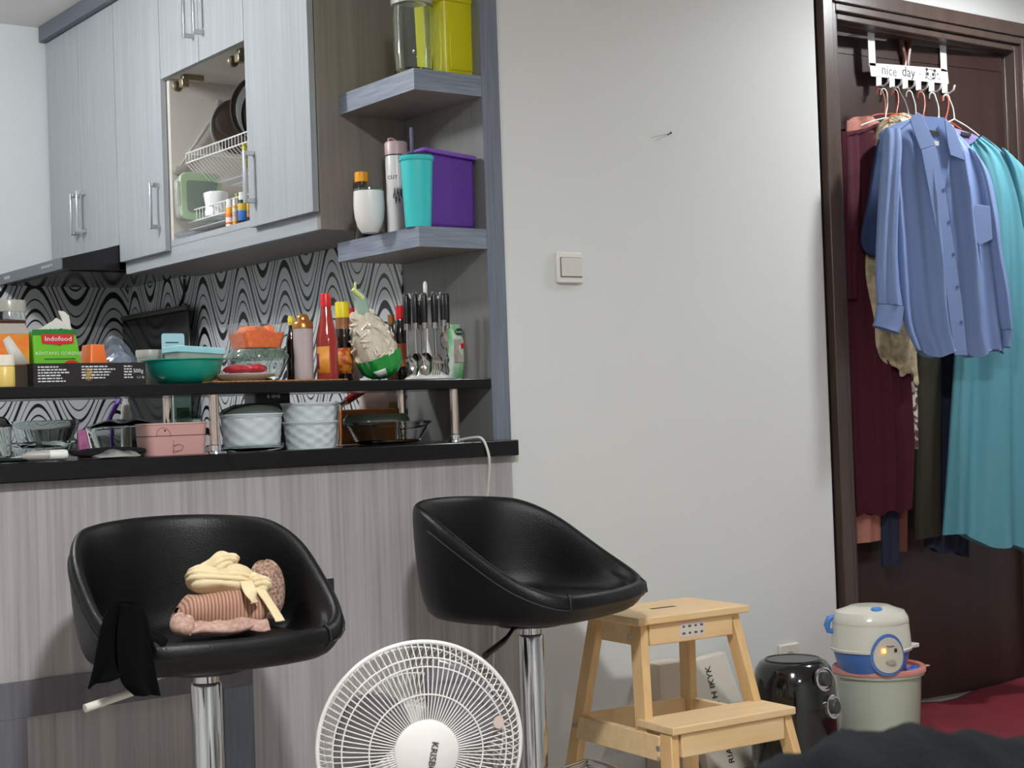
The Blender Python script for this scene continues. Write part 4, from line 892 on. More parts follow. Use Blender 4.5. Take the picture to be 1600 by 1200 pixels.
# behind them: orange board, red handled chopper, pale bag, dark tub, card, purple ladle
q = base(575, 645, 3.455, L0); xa_, xb_ = P(533, 640, Y=3.50).x, P(618, 640, Y=3.50).x; zt = zof(575, 639, 3.50)
tag(G().box(xa_, xb_, 3.5, 3.512, L0, zt).build('cutting_board', M('orange_board', 'c87a3a', .5), bevel=.003), 'orange cutting board standing on edge behind the glass dish', 'cutting board')
t = thing('chopper', 'kitchen tool with red handle leaning behind the white bowls', 'kitchen tool', base(538, 640, 3.535, L0))
a_, b_ = P(531, 634, Y=3.53)-t.location, P(563, 612, Y=3.53)-t.location
G().tube([a_, a_.lerp(b_, .3)], .008, 8).build('ferrule', SATIN, t); G().tube([a_.lerp(b_, .3), b_.lerp(a_, -.35)], [.010, .012], 10).build('handle', M('red_handle', '9c2027', .35), t); G().tube([(a_.x-.01, 0, .001), a_], [.008, .008], 8).build('blade', SATIN, t)
q = base(592, 650, 3.565, L0); w_ = 66*mpp(q); h = zof(592, 606, 3.565)-L0
t = thing('paper_pack', 'pale pink and white packet standing behind the large glass dish', 'packet', q)
pillow(w_, h, .05, 0, .002, 9).build('pack', M('pale_pack', 'd8c9c6', .5, var=((16, 16, 40), 'b9a79c', 1, .15)), t)
G().cbox((w_*.3, -.026, h*.62), (w_*.28, .002, h*.22)).build('gold_print', M('gold_print', 'a88a45', .4), t)
q = base(418, 640, 3.565, L0); w_ = 62*mpp(q); h = zof(418, 603, 3.565)-L0
t = thing('black_tub', 'black tub with white lettering behind the quilted pot', 'tub', q)
rbox(w_, .07, 0, h, .01).build('tub', M('tub_black', '17171a', .4), t, ang=30)
text('e oris', w_*.16, WHITEINK, t, (0, -.0356, h*.83), (PI/2, 0, 0), depth=.0003)
q = base(284, 640, 3.575, L0); w_ = 30*mpp(q); hb_ = zof(284, 639, 3.575)-L0; h = zof(284, 606, 3.575)-L0
t = thing('seasoning_card', 'pale blue-green packet behind the rear post', 'packet', q)
G().cbox((0, 0, h/2), (w_, .012, h)).build('pack', M('mint_pack', 'a8cfc6', .45), t, bevel=.002)
G().cbox((0, -.0066, h*.62), (w_*.7, .0008, h*.14)).build('print', M('print_green', '3f6f4a', .5), t)
t = thing('ladle', 'purple plastic ladle leaning against a grey bottle', 'ladle', base(172, 655, 3.57, L0))
a_, b_ = P(172, 652, Y=3.57)-t.location, P(187, 622, Y=3.57)-t.location
G().tube([(a_.x, 0, .005), a_, b_, b_.lerp(a_, -1.0)], [.006, .006, .007, .007], 8).build('shaft', M('purple_shiny', '5a2f8f', .35), t); blob(G(), (a_.x-.005, 0, .02), (.022, .016, .02), 2, 8, .05).build('scoop', MATS['purple_shiny'], t)
bottle('soap_bottle', 'pale grey bottle beside the purple ladle', 197, 655, 612, 17, 3.58, L0, [('bottle', M('grey_bottle', 'b9b5ae', .4), [(0, 0), (.9, 0), (1, .05), (1, .6), (.7, .8), (.4, .86), (0, .86)]), ('cap', WHITEP, [(0, .862), (.45, .862), (.45, 1), (0, 1)])], group=None)
# white cable over the slab edge
c0 = P(716, 688, Z=L0+.003); pts = [(c0.x, 3.24, L0+.0035)]
pts += [P(738, 684, Y=3.20), P(753, 688, Y=3.176), P(762, 704, Y=3.166), P(765, 725, Y=3.166), P(763, 760, Y=3.184), P(761, 800, Y=3.192), P(768, 900, Y=3.192), P(772, 985, Y=3.192), P(768, 1100, Y=3.192), P(772, 1190, Y=3.192), (P(775, 1200, Y=3.19).x, 3.18, .0045)]
pts[1].z = max(pts[1].z, L0+.004); pts[2].z = L0+.006
tag(G().tube(spl(pts, 70), .0034, 8).build('cable', M('cable_white', 'cfccc6', .5)), 'white cable running over the slab edge down the bar front', 'cable')
# ================================================================ BAR STOOLS
def bar_stool(loc, rz, label, lever_mat, lever_ang, zs=.572):
    t = thing('bar_stool', label, 'bar stool', (loc[0], loc[1], 0), rz=math.radians(rz), group='bar stools')
    A_, Bb, Bf = .24, .255, .232
    def foot(phi):
        sx, sy = math.sin(phi), math.cos(phi)
        if sy >= 0: k = (abs(sx/A_)**2.2+abs(sy/Bb)**2.2)**(-1/2.2)
        else: k = (abs(sx/A_)**3.4+abs(sy/Bf)**3.4)**(-1/3.4)
        return sx*k, sy*k
    def hrim(phi):
        d = abs(math.degrees(phi)); d = 360-d if d > 180 else d
        if d < 50: return .222-.012*(d/50)**2
        if d < 138:
            u = (d-50)/88; u2 = u*u*(3-2*u)*.55+u*.45; return .21+(.028-.21)*u2
        return .028-.004*(d-138)/42
    def prof(phi):
        h = hrim(phi)
        return [(.03, -.012), (.4, -.012), (.66, -.012), (.78, -.006), (.83, min(.03, h*.5)), (.855, h*.55), (.885, h-.022), (.915, h-.004), (.955, h), (.99, h-.009), (1.0, h-.03), (.985, h*.55-.02), (.955, h*.2-.018), (.90, -.032), (.78, -.044), (.4, -.048), (.03, -.048)]
    nphi = 64; pr0 = prof(0); n = len(pr0)
    def f(u, v):
        phi = 2*PI*u; k, z = prof(phi)[int(round(v*(n-1)))]; x, y = foot(phi); return (x*k, y*k, zs+z)
    G().grid(f, nphi, n, True).build('shell', LEATHER, t, sub=1, ang=180)
    def cf(u, v):
        phi = 2*PI*u; k = [.02, .3, .55, .7, .765, .785, .77][int(round(v*6))]; z = [.006, .006, .004, .001, -.006, -.014, -.02][int(round(v*6))]; x, y = foot(phi); return (x*k, y*k-.012, zs+z)
    G().grid(cf, nphi, 7, True).build('seat_cushion', LEATHER, t, sub=1, ang=180)
    # stitched seams on the outer side and the front corners
    seam = M('stitch', '1b1c1e', .6)
    for sgn in (1, -1):
        pts = []; g = G()
        for d in range(62, 141, 6):
            phi = sgn*math.radians(d); x, y = foot(phi); pts.append((x*1.0, y*1.0, zs+hrim(phi)-.032))
        g.tube(pts, .0016, 5)
        phi = sgn*math.radians(141); x, y = foot(phi)
        g.tube([(x*k, y*k, zs+z) for k, z in prof(phi)[6:13]], .0016, 5)
        g.build('seam', seam, t)
    # fabric tag
    phi = math.radians(97); x, y = foot(phi); z = zs+hrim(phi)-.035
    G().cbox((x*1.02-.0, y, z), (.022, .003, .032)).build('tag', M('tag_black', '141414', .5), t, bevel=.001)
    # column
    G().lathe([(0, .03), (.0295, .03), (.0295, zs-.09), (.027, zs-.085), (.0, zs-.085)], n=28).build('outer_column', CHROME, t)
    G().lathe([(.0, zs-.084), (.0255, zs-.084), (.0255, zs-.05), (0, zs-.05)], n=24).build('gas_lift', CHROME, t)
    G().lathe([(.02, zs-.068), (.075, zs-.064), (.08, zs-.05), (.02, zs-.05)], n=24).build('swivel_plate', BLACKP, t)
    a = math.radians(lever_ang); d = Vector((math.cos(a), math.sin(a), 0))
    p = [d*.03+Vector((0, 0, zs-.06)), d*.1+Vector((0, 0, zs-.06)), d*.13+Vector((0, 0, zs-.072)), d*.16+Vector((0, 0, zs-.08)), d*.255+Vector((0, 0, zs-.094))]
    G().tube(p, [.0045, .0045, .0045, .007, .0075], 10).build('lever', lever_mat, t)
    g = G(); R = .17; pts = [(.028*math.cos(.9), -.028*math.sin(.9), .165)]
    pts += [(R*math.cos(th), -.03-R*math.sin(th), .165) for th in [PI*i/16 for i in range(0, 17)]]
    pts += [(-.028*math.cos(.9), -.028*math.sin(.9), .165)]
    G().tube(pts, .0105, 12).build('footrest', CHROME, t)
    G().lathe([(0, .0005), (.2, .0005), (.203, .006), (.19, .014), (.1, .028), (.04, .04), (.03, .05), (0, .05)], n=48).build('base', CHROME, t)
    return t, foot, hrim
SL, SR = (1.27, 2.735), (2.095, 2.81)
stL, footL, hr = bar_stool(SL, -6, 'black leather tub bar stool with clothes heaped on its seat', M('lever_white', 'd4cfc6', .5), 195, zs=.58)
stR, footR, _ = bar_stool(SR, 21, 'empty black leather tub bar stool near the white wall', BLACKP, 190, zs=.572)
# ---------------------------------------------------------------- clothes on the left stool
ZS = .58+.0105
def ribbon(pts, w, mat, name, parent, thick=.004, seg=24, fold=.004, nrm=None):
    pp = spl(pts, seg)
    def f(u, v):
        i = int(round(v*(seg-1))); p = pp[i]; t_ = (pp[min(i+1, seg-1)]-pp[max(i-1, 0)]).normalized()
        s_ = t_.cross(nrm or Vector((0, 0, 1))).normalized() if abs(t_.z) < .98 or nrm else Vector((1, 0, 0))
        ww = w[0]+(w[1]-w[0])*v if hasattr(w, '__len__') else w
        n_ = s_.cross(t_)
        return p+s_*((u-.5)*ww)+n_*(fold*math.sin(u*9+v*6))
    return G().grid(f, 9, seg).build(name, mat, parent, solid=thick, ang=80)
CREAM = M('cream_cloth', 'dcc9a0', .85, bump=((120, 120, 120), .15)); KNIT = stripes('tan_ribbed_knit', [(0, 'b58e78'), (.55, '8d6350')], 150, 0, .9)
TAN = M('speckled_tan_cloth', 'b99a87', .9, var=(170, '7d5c4c', 1, .1)); PINKC = M('dusty_pink_cloth', 'c2a193', .85, var=(120, 'a37f70', 1, .15))
def onseat(x, y, z): q = P(x, y, Z=z); return q
c = P(348, 948, Y=2.70)
roll = thing('knit_scarf', 'tan ribbed knit scarf rolled on the stool seat', 'scarf', (c.x, c.y, ZS), rz=math.radians(-14))
def rollf(u, v):
    a = 2*PI*u; r = .037*(1+.10*math.sin(3*a+3*v)+.07*math.sin(2*a+5*v))*min(1, (.3+6*min(v, 1-v))); return ((v-.5)*.18+.008*math.sin(a), r*1.2*math.cos(a)+.006*math.sin(5*v), .0425+r*.95*math.sin(a))
G().grid(rollf, 30, 24, True).build('roll', KNIT, roll, ang=60)
G().grid(lambda u, v: ((u-.5)*.15, -.044-.018*v, .026-.02*v+.004*math.sin(12*u)), 16, 5).build('loose_edge', PINKC, roll, solid=.004)
c2_ = P(353, 905, Y=2.715)
cs = thing('cream_wrap', 'cream cloth bunched on top with a strap hanging down', 'cloth', (c2_.x, c2_.y, ZS+.072), rz=math.radians(-24))
random.seed(3); ph = [random.uniform(0, 6) for _ in range(8)]
def bundle(c, a, k, fr, seed, dz=0):
    random.seed(seed); ph = [random.uniform(0, 6) for _ in range(6)]
    def f(u, v):
        t_ = 2*PI*u; p = PI*v; x = math.sin(p)*math.cos(t_); y = math.sin(p)*math.sin(t_); z = -math.cos(p)
        fold = abs(math.sin(fr*(y*.9+z*.7)+ph[0]+1.5*math.sin(2*x+ph[1])))**.7
        d = 1+k*(fold-.5)+.12*math.sin(2*t_+ph[2])*math.sin(p)+.1*math.sin(3*x*2+ph[3])
        return (c[0]+a[0]*x*d, c[1]+a[1]*y*d, c[2]+a[2]*z*d+dz*x)
    return G().grid(f, 90, 44, True)
bundle((-.005, 0, .024), (.064, .044, .028), .13, 8.5, 41, -.006).build('bundle', CREAM, cs, ang=60)
bundle((-.014, .012, .05), (.04, .028, .022), .16, 7, 44, .012).build('top_fold', CREAM, cs, ang=60)
bundle((.055, -.018, .012), (.024, .02, .02), .25, 6, 47).build('knot', CREAM, cs, ang=60)
loc_ = cs.location.copy(); ri = Matrix.Rotation(math.radians(24), 3, 'Z')
for nm, pp_, w_ in (('strap', ((396, 912, 2.672), (411, 928, 2.645), (426, 950, 2.622), (438, 971, 2.60)), .02), ('strap_end', ((384, 908, 2.672), (391, 925, 2.638), (398, 942, 2.628)), .024)):
    ribbon([ri @ (P(x, y, Y=yy)-loc_) for x, y, yy in pp_], w_, CREAM, nm, cs, .003, fold=.0006)
c3_ = P(416, 905, Y=2.765)
crumple('speckled_cloth', 'speckled tan folded cloth behind the cream cloth', 'cloth', ((c3_.x, c3_.y, ZS+.060), .038, .034, .0595), TAN, .3, 17)
c4_ = P(350, 975, Y=2.65)
crumple('pink_cloth', 'dusty pink crumpled cloth poking out in front of the rolled scarf', 'cloth', ((c4_.x-.005, c4_.y-.0, ZS+.014), .062, .03, .0138), PINKC, .5, 23, n=18)
c5_ = P(287, 956, Y=2.68)
crumple('pink_cloth', 'small twisted pink cloth end at the left of the rolled scarf', 'cloth', ((c5_.x, c5_.y, ZS+.022), .024, .022, .0215), PINKC, .7, 31, n=18)
# black cloth hanging over the left arm and front corner
bk = thing('black_shirt', 'black garment draped over the front left corner of the stool', 'cloth', (SL[0]-.2, SL[1]-.2, .45))
SILK = M('black_drape', '050506', 1.0, spec=.1)
n_ = Vector((0, -1, 0)); qd = Vector((0, SL[1]-.245, 0))
def drape(rows, mat, name, parent, q, n, amp=.006, folds=7, nz=26, nx=30, thick=.004, seed=1):
    random.seed(seed); ph_ = random.uniform(0, 6)
    Ls = spl([PPl(*r_[0], q, n)-Vector((0, 0, 0)) for r_ in rows], nz); Rs = spl([PPl(*r_[1], q, n) for r_ in rows], nz)
    def f(u, v):
        i = int(round(v*(nz-1))); p = Ls[i].lerp(Rs[i], u)
        return p+n*(amp*math.sin(u*folds+ph_+2*v)*(.4+v))
    return G().grid(f, nx, nz).build(name, mat, parent, world=True, solid=thick, ang=80)
drape([((178, 935), (214, 940)), ((160, 965), (228, 965)), ((150, 1010), (236, 1000)), ((143, 1050), (238, 1020)), ((137, 1076), (196, 1052))], SILK, 'left_fall', bk, qd, n_, .008, 8)
qd2 = Vector((0, SL[1]-.258, 0))
drape([((190, 945), (216, 945)), ((185, 985), (232, 985)), ((186, 1030), (240, 1020)), ((192, 1065), (246, 1060)), ((212, 1086), (250, 1087))], SILK, 'right_fall', bk, qd2, n_, .007, 7, seed=5)
qq = P(250, 945, Z=ZS+.02)
crumple('seat_heap', None, None, ((qq.x-.03-bk.location.x, qq.y-.01-bk.location.y, ZS+.016-bk.location.z), .085, .06, .0155), SILK, .3, 9, parent=bk)
G().grid(lambda u, v: tuple(Vector((SL[0]-.215+.03*u, SL[1]-.255+.12*v, .617+.006*math.sin(7*u)+.012*math.sin(PI*v)))-bk.location), 10, 10).build('corner_fold', SILK, bk, solid=.004)
# ================================================================ FAN
fc = P(657, 1164, Y=2.40); s_ = mpp(fc); R = 161*s_
toC = (CAM-fc).normalized(); axis = (toC+RT*.18-UP*.22).normalized()
fxx = axis.cross(Vector((0, 0, 1))).normalized()*-1; fzz = fxx.cross(-axis).normalized()
rotm = Matrix((fxx, -axis, fzz)).transposed()
fan = thing('electric_fan', 'white round electric fan with wire grille and lettered hub', 'fan', (fc.x, fc.y, 0))
fanW = M('fan_white', 'dcd9d4', .4)
def fpt(p): return rotm @ Vector(p)+Vector((0, 0, fc.z))
def fbuild(g, name, mat, **kw):
    g.v = [tuple(fpt(v)) for v in g.v]; return g.build(name, mat, fan, **kw)
hub = .062*R/.2
def gril(sign, d, rin, swirl, n):
    g = G(); prof_ = [(rin, 0), (R*.5, .0), (R*.72, .01), (R*.86, .022), (R*.95, .045), (R*.99, d)] if sign < 0 else [(rin, .0), (R*.6, .0), (R*.85, .02), (R*.97, .05), (R*.99, d)]
    for k in range(n):
        a = 2*PI*k/n; pts = []
        for r_, y_ in prof_:
            th = a+swirl*(1-r_/R); pts.append((r_*math.cos(th), sign*(d-y_), r_*math.sin(th)))
        g.tube(pts, .0011, 4, cap=False)
    return g
g = gril(-1, .06, hub*.98, .0, 96)
for rr, yy in ((R*.55, .06), (R*.88, .037), (R*.80, .045)):
    g.tube([(rr*math.cos(2*PI*i/72), -yy, rr*math.sin(2*PI*i/72)) for i in range(72)], .0015, 5, True)
fbuild(g, 'front_grille', fanW)['kind'] = 'stuff'
g = gril(1, .085, hub*.9, .35, 84)
for rr, yy in ((R*.62, .085), (R*.9, .06)): g.tube([(rr*math.cos(2*PI*i/72), yy, rr*math.sin(2*PI*i/72)) for i in range(72)], .0015, 5, True)
fbuild(g, 'rear_grille', fanW)['kind'] = 'stuff'
fbuild(G().tube([(R*math.cos(2*PI*i/90), 0, R*math.sin(2*PI*i/90)) for i in range(90)], .0042, 8, True), 'rim', fanW)
fbuild(G().lathe([(0, -.068), (hub*.9, -.067), (hub, -.062), (hub, -.055), (0, -.055)], n=56, ax='y'), 'hub_cap', fanW)
bladeM = GL('fan_blade', (.55, .53, .56), .55, (.55, .53, .56), .15)
for k in range(3):
    def bf(u, v):
        r_ = R*(.16+.70*v); th = 2*PI*k/3+.5+(u-.5)*(1.0+.55*math.sin(PI*v))+.35*v; return (r_*math.cos(th), -.012+.05*(u-.5), r_*math.sin(th))
    fbuild(G().grid(bf, 14, 12), 'blade', bladeM, solid=.002)
fbuild(G().lathe([(0, -.03), (R*.16, -.03), (R*.17, .02), (0, .02)], n=32, ax='y'), 'rotor', M('rotor_grey', '9a979a', .4))
fbuild(G().lathe([(0, .085), (hub*.95, .085), (hub*1.0, .1), (hub*.9, .17), (hub*.5, .2), (0, .2)], n=32, ax='y'), 'motor_housing', fanW)
ax0 = fpt((0, .13, 0))
G().tube([ax0, (ax0.x, ax0.y, fc.z-.06), (ax0.x, ax0.y, .03)], [.024, .024, .024], 16).build('stand', fanW, fan)
G().lathe([(0, .0005), (.16, .0005), (.163, .01), (.14, .028), (.05, .04), (0, .042)], (ax0.x, ax0.y, 0), 40).build('base', fanW, fan)
# lettering on the hub, turned with the cap
bt = rotm.to_4x4() @ Matrix.Rotation(math.radians(102), 4, 'Y') @ Matrix.Rotation(PI/2, 4, 'X')
tx = text('KRISBOW', hub*.30, M('hub_ink', '3a3a3e', .5), fan, (0, 0, 0), (0, 0, 0), depth=.0004)
tx.rotation_euler = bt.to_euler(); tx.location = fpt((hub*.12, -.0695, -hub*.30))
st_ = fpt((R*.72, -.052, R*.22))
G().lathe([(0, -.0008), (.0115, -.0008), (.0115, .0008), (0, .0008)], n=20, ax='y').build('sticker', M('sticker', 'c9b7ae', .5), fan).location = st_
# ================================================================ STEP STOOL
rzs = math.radians(-4)
ss = thing('step_stool', 'light birch two-step wooden stool with a warning label', 'step stool', (2.515, 2.722, 0), rz=rzs)
def plank(g_name, c, d, mat=WOOD, parent=ss, bev=.003): return G().cbox(c, d).build(g_name, mat, parent, bevel=bev)
HT, HS = .50, .272
tw, td = .335, .235      # top board
o = plank('top_board', (0, td/2, HT-.009), (tw, td, .018)); 
# handle slot: dark inset
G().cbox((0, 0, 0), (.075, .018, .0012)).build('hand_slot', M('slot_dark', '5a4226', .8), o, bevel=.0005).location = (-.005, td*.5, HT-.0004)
yf, yb = .018, td-.018
def leg(x0, y0, z0, x1, y1, z1, wx=.036, wy=.02, name='leg'):
    g = G().hexa([(x0-wx/2, y0-wy/2, z0), (x0+wx/2, y0-wy/2, z0), (x0+wx/2, y0+wy/2, z0), (x0-wx/2, y0+wy/2, z0)], [(x1-wx/2, y1-wy/2, z1), (x1+wx/2, y1-wy/2, z1), (x1+wx/2, y1+wy/2, z1), (x1-wx/2, y1+wy/2, z1)])
    return g.build(name, WOODE, ss, bevel=.002)
for s in (-1, 1):
    xt, xb_ = s*(tw/2-.03), s*(tw/2+.028)
    xm = xt+(xb_-xt)*(HT-.2)/HT
    leg(xb_, td+.05, .0005, xt, yb-.01, HT-.0185, .022, .042)         # rear leg
    leg(xm, yf-.035, .195, xt, yf+.022, HT-.0185, .022, .042)          # upper front leg
    leg(s*(tw/2+.036), yf-.165, .0005, s*(tw/2+.0), yf-.118, HS-.0185, .022, .042)   # step leg
    G().cbox((s*(tw/2-.029), td/2, HT-.044), (.018, td-.115, .05)).build('side_apron', WOOD, ss, bevel=.002)
    G().hexa([(s*(tw/2+.011)-.009, yf-.10, .19), (s*(tw/2+.011)+.009, yf-.10, .19), (s*(tw/2+.011)+.009, td+.012, .19), (s*(tw/2+.011)-.009, td+.012, .19)], [(s*(tw/2+.005)-.009, yf-.10, .245), (s*(tw/2+.005)+.009, yf-.10, .245), (s*(tw/2+.005)+.009, td+.0, .245), (s*(tw/2+.005)-.009, td+.0, .245)]).build('side_rail', WOOD, ss, bevel=.002)
plank('front_apron', (0, yf+.005, HT-.044), (tw-.085, .018, .05)); plank('rear_apron', (0, yb, HT-.044), (tw-.085, .018, .05))
plank('rear_rail', (0, td+.02, .218), (tw-.02, .016, .055)); plank('step_apron', (0, yf-.135, HS-.046), (tw-.03, .018, .054))
plank('step_board', (0.0, yf-.085, HS-.009), (tw+.03, .135, .018))
lb = G().cbox((-.02+.02, yf-.0045, HT-.042), (.075, .001, .034)).build('warning_label', M('label_paper', 'd2c8c0', .6), ss)
g = G()
for i in range(4):
    for j in range(2): g.cbox((-.026+.018*i, yf-.0053, HT-.034-.016*j), (.007+.002*((i+j) % 2), .0005, .005))
g.build('pictograms', M('label_ink', '5b5350', .6), lb)
for (x, y, z) in ((-tw/2+.0175, yf+.024, HT-.045), (-tw/2+.0175, yb-.012, HT-.045), (-tw/2-.0235, yf-.125, .225), (-tw/2-.0045, td+.012, .222)):
    G().lathe([(0, -.003), (.0065, -.003), (.007, 0), (0, 0)], (x-.013, y, z), 14, 'x').build('bolt', SATIN, ss)
# ================================================================ PAPER BAGS BY THE WALL
BAGM = M('cream_card', 'cdc6b8', .6)
def P3(x, y, Y): return P(x, y, Y=Y)
t = thing('gift_box', 'flat cream box with black upright lettering leaning on the wall', 'box', (P(1110, 1190, Y=3.12).x, 3.12, 0))
xl, xr = P(1078, 1100, Y=3.13).x, P(1160, 1100, Y=3.13).x; zt = P(1120, 1027, Y=3.17).z
bx = t.location.x; y0, y1 = 3.06, 3.155
def lean(x, z, d): return (x-bx, (y0+(y1-y0)*z/zt+d)-3.12, z)
G().hexa([lean(xl, .0005, 0), lean(xr+.012, .0005, 0), lean(xr+.012, .0005, .03), lean(xl, .0005, .03)], [lean(xl, zt, 0), lean(xr-.03, zt+.012, 0), lean(xr-.03, zt+.012, .03), lean(xl, zt, .03)]).build('box', BAGM, t, bevel=.002)
la_ = math.atan2(y1-y0, zt)
text('RIAMIRANDA \u2318 IKYK'.replace('\u2318', 'H'), .028, INK, t, (P(1127, 1100, Y=3.1).x-bx, y0+(y1-y0)*(zt-.015)/zt-3.12-.0016, zt-.015), (0, 0, 0), depth=.0004, align='RIGHT').rotation_euler = Matrix((Vector((0, math.sin(la_), math.cos(la_))), Vector((-1, 0, 0)), Vector((0, -math.cos(la_), math.sin(la_))))).transposed().to_euler()
t = thing('gift_box', 'small cream box behind the left back leg of the step stool', 'box', (P(1048, 1100, Y=3.15).x, 3.17, 0))
xl, xr = P(1031, 1070, Y=3.13).x-t.location.x, P(1075, 1070, Y=3.13).x-t.location.x; zt = P(1048, 1036, Y=3.13).z
G().box(xl, xr, -.04, .025, .0005, zt).build('box', M('cream_card2', 'cfc0ae', .6), t, bevel=.002)
G().box(xr+.0005, xr+.01, -.04, .025, .0005, zt-.004).build('dark_side', M('card_taupe', '8f8474', .6), t)
# wall socket behind the air fryer
q = P(1231, 1022, Y=3.197)
t = thing('wall_socket', 'cream wall socket just above the air fryer', 'socket', (q.x, YW-.0005, q.z-.01))
G().box(-.04, .04, -.012, 0, -.04, .04).build('plate', M('cream_plastic', 'd3cdc0', .4), t, bevel=.004); G().lathe([(0, -.013), (.02, -.013), (.02, -.0125), (0, -.0125)], n=24, ax='y').build('outlet', M('cream_dark', 'a9a396', .5), t)
# ================================================================ AIR FRYER
q = base(1241, 1100, 2.93, 0); s_ = mpp(q); r = 69*s_; h = P(1238, 1030, Y=2.93).z
t = thing('air_fryer', 'glossy black air fryer with two chrome-ringed dials', 'air fryer', q)
G().lathe([(0, .0005), (r*.9, .0005), (r*.98, .01), (r*1.0, h*.25), (r*.99, h*.55), (r*.93, h*.8), (r*.84, h*.93), (r*.74, h*.985), (r*.6, h), (0, h)], n=56).build('body', BLACKG, t)
G().lathe([(r*.58, h+.0002), (r*.62, h+.003), (r*.66, h-.002)], n=56).build('top_ring', M('ring_black', '2a2a2c', .2, .5), t)
G().lathe([(0, h+.001), (r*.58, h+.001), (r*.58, h-.001)], n=56).build('top_plate', M('smoke_top', '3a3b3c', .25), t)
va = math.atan2(-q.y, -q.x)
def onbody(a, z, rr):
    return Vector((rr*math.cos(a), rr*math.sin(a), z))
for (ang_, zz, k) in ((va+.78, P(1279, 1058, Y=2.85).z, .93), (va+.98, P(1292, 1100, Y=2.85).z, .985)):
    n_ = Vector((math.cos(ang_), math.sin(ang_), .12)).normalized(); c = onbody(ang_, zz, r*k)
    g = G().lathe([(0, .0), (.0, .0)], n=4); g = G()
    M3 = n_.to_track_quat('Z', 'Y').to_matrix()
    def add(prof_, nm, mt):
        gg = G().lathe(prof_, n=28); gg.v = [tuple(M3 @ Vector(v)+c) for v in gg.v]; return gg.build(nm, mt, t)
    d_ = add([(.018, -.004), (.030, -.004), (.031, .006), (.027, .008), (.024, .003), (.018, .003)], 'dial_ring', CHROME)
    add([(0, .018), (.016, .018), (.018, .015), (.019, .002), (0, .002)], 'dial', M('dial_grey', '3c3d3f', .35))
a_ = va+1.05
G().tube([onbody(a_, h*.34, r*.98), onbody(a_, h*.36, r*1.22), onbody(a_, h*.2, r*1.25)], [.012, .013, .012], 12).build('handle', M('handle_dark', '3b3a38', .25, .4), t)
g = G()
for i in range(4): g.cbox(tuple(onbody(va+1.02+.06*i, h*.66-.012*i, r*1.0)), (.004, .004, .003))
g.build('dial_marks', WHITEINK, t)
# ================================================================ BIN AND RICE COOKER
q = base(1375, 1100, 2.93, 0); s_ = mpp(q); r = 66*s_; zl_ = P(1375, 1062, Y=2.82).z
t = thing('plastic_bin', 'translucent round tub with pink lid carrying the rice cooker', 'bin', q)
TR = GL('milky_plastic', (.85, .88, .82), .75, (.8, .82, .75), .25)
G().lathe([(0, .001), (r*.84, .001), (r*.88, .008), (r*.98, zl_-.012), (r*1.06, zl_-.010), (r*1.06, zl_), (r*.97, zl_), (r*.86, .012), (0, .006)], n=56).build('tub', TR, t)
PL = M('pink_lid', 'c98378', .4)
lidz = zl_+.002
G().lathe([(0, lidz), (r*.93, lidz), (r*.95, lidz+.009), (r*1.06, lidz+.011), (r*1.09, lidz+.006), (r*1.09, lidz-.004), (r*1.065, lidz-.004), (r*1.062, lidz-.0015), (0, lidz-.0015)], n=56).build('lid', PL, t)
v_ = Vector((RT.x, RT.y, 0)).normalized()
G().cbox(tuple(v_*r*1.13+Vector((0, 0, lidz+.004))), (.016, .016, .004)).build('lid_tab', PL, t, bevel=.002)
# cooker
zc = lidz+.0012; q2 = Vector((P(1361, 1000, Y=2.92).x, 2.92, zc)); s_ = mpp(q2); rc = 61*s_; hc = P(1361, 944, Y=2.93).z-zc
CRM = M('cooker_cream', 'dad7c9', .25, coat=.3); BLU = M('cooker_blue', '4f78bd', .3, coat=.2)
zbl = P(1361, 1026, Y=2.83).z-zc
t = thing('rice_cooker', 'small cream and blue rice cooker with orange lamp lit', 'rice cooker', q2)
G().lathe([(0, 0), (rc*.8, 0), (rc*.84, .004), (rc*.97, zbl), (0, zbl)], n=56).build('blue_base', BLU, t)
G().lathe([(rc*.9, zbl+.0002), (rc*1.02, zbl+.0002), (rc*1.03, zbl+.006), (rc*1.0, zbl+.009), (rc*.995, hc*.5), (rc*.96, hc*.745), (0, hc*.745)], n=56).build('body', CRM, t)
G().lathe([(rc*.962, hc*.747), (rc*.968, hc*.76), (rc*.95, hc*.83), (rc*.86, hc*.92), (rc*.66, hc*.96), (rc*.5, hc*1.0), (rc*.3, hc*1.005), (0, hc*1.005)], n=56).build('lid', CRM, t)
va = math.atan2(-q2.y, -q2.x)
pd = va+.42
def csurf(a, z):  # radius of the front at height z
    return rc*(.985 if z > zbl else .84+.14*z/zbl)
def egg(sx, z0, z1, off, a0):
    pts = []
    for i in range(40):
        th = 2*PI*i/40; zz = (z0+z1)/2+(z1-z0)/2*math.sin(th); w = sx*math.cos(th)*(1-.12*math.sin(th)); a = a0+w/rc
        rr = rc*1.0+off; pts.append((rr*math.cos(a), rr*math.sin(a), zz))
    return pts
def eggpart(sx, z0, z1, off, nm, mt):
    ps = egg(sx, z0, z1, off, pd); c = sum((Vector(p) for p in ps), Vector())/40; cdir = Vector((math.cos(pd), math.sin(pd), 0)); c = cdir*(rc+off)+Vector((0, 0, (z0+z1)/2))
    back = egg(sx*1.04, z0, z1, -rc*.22, pd)
    vs = [tuple(c)]+ps+back; fs = [(0, 1+i, 1+(i+1) % 40) for i in range(40)]+[(1+i, 41+i, 41+(i+1) % 40, 1+(i+1) % 40) for i in range(40)]
    return G().add(vs, fs).build(nm, mt, t, ang=30)
z_top, z_bot = P(1383, 990, Y=2.83).z-zc, .002
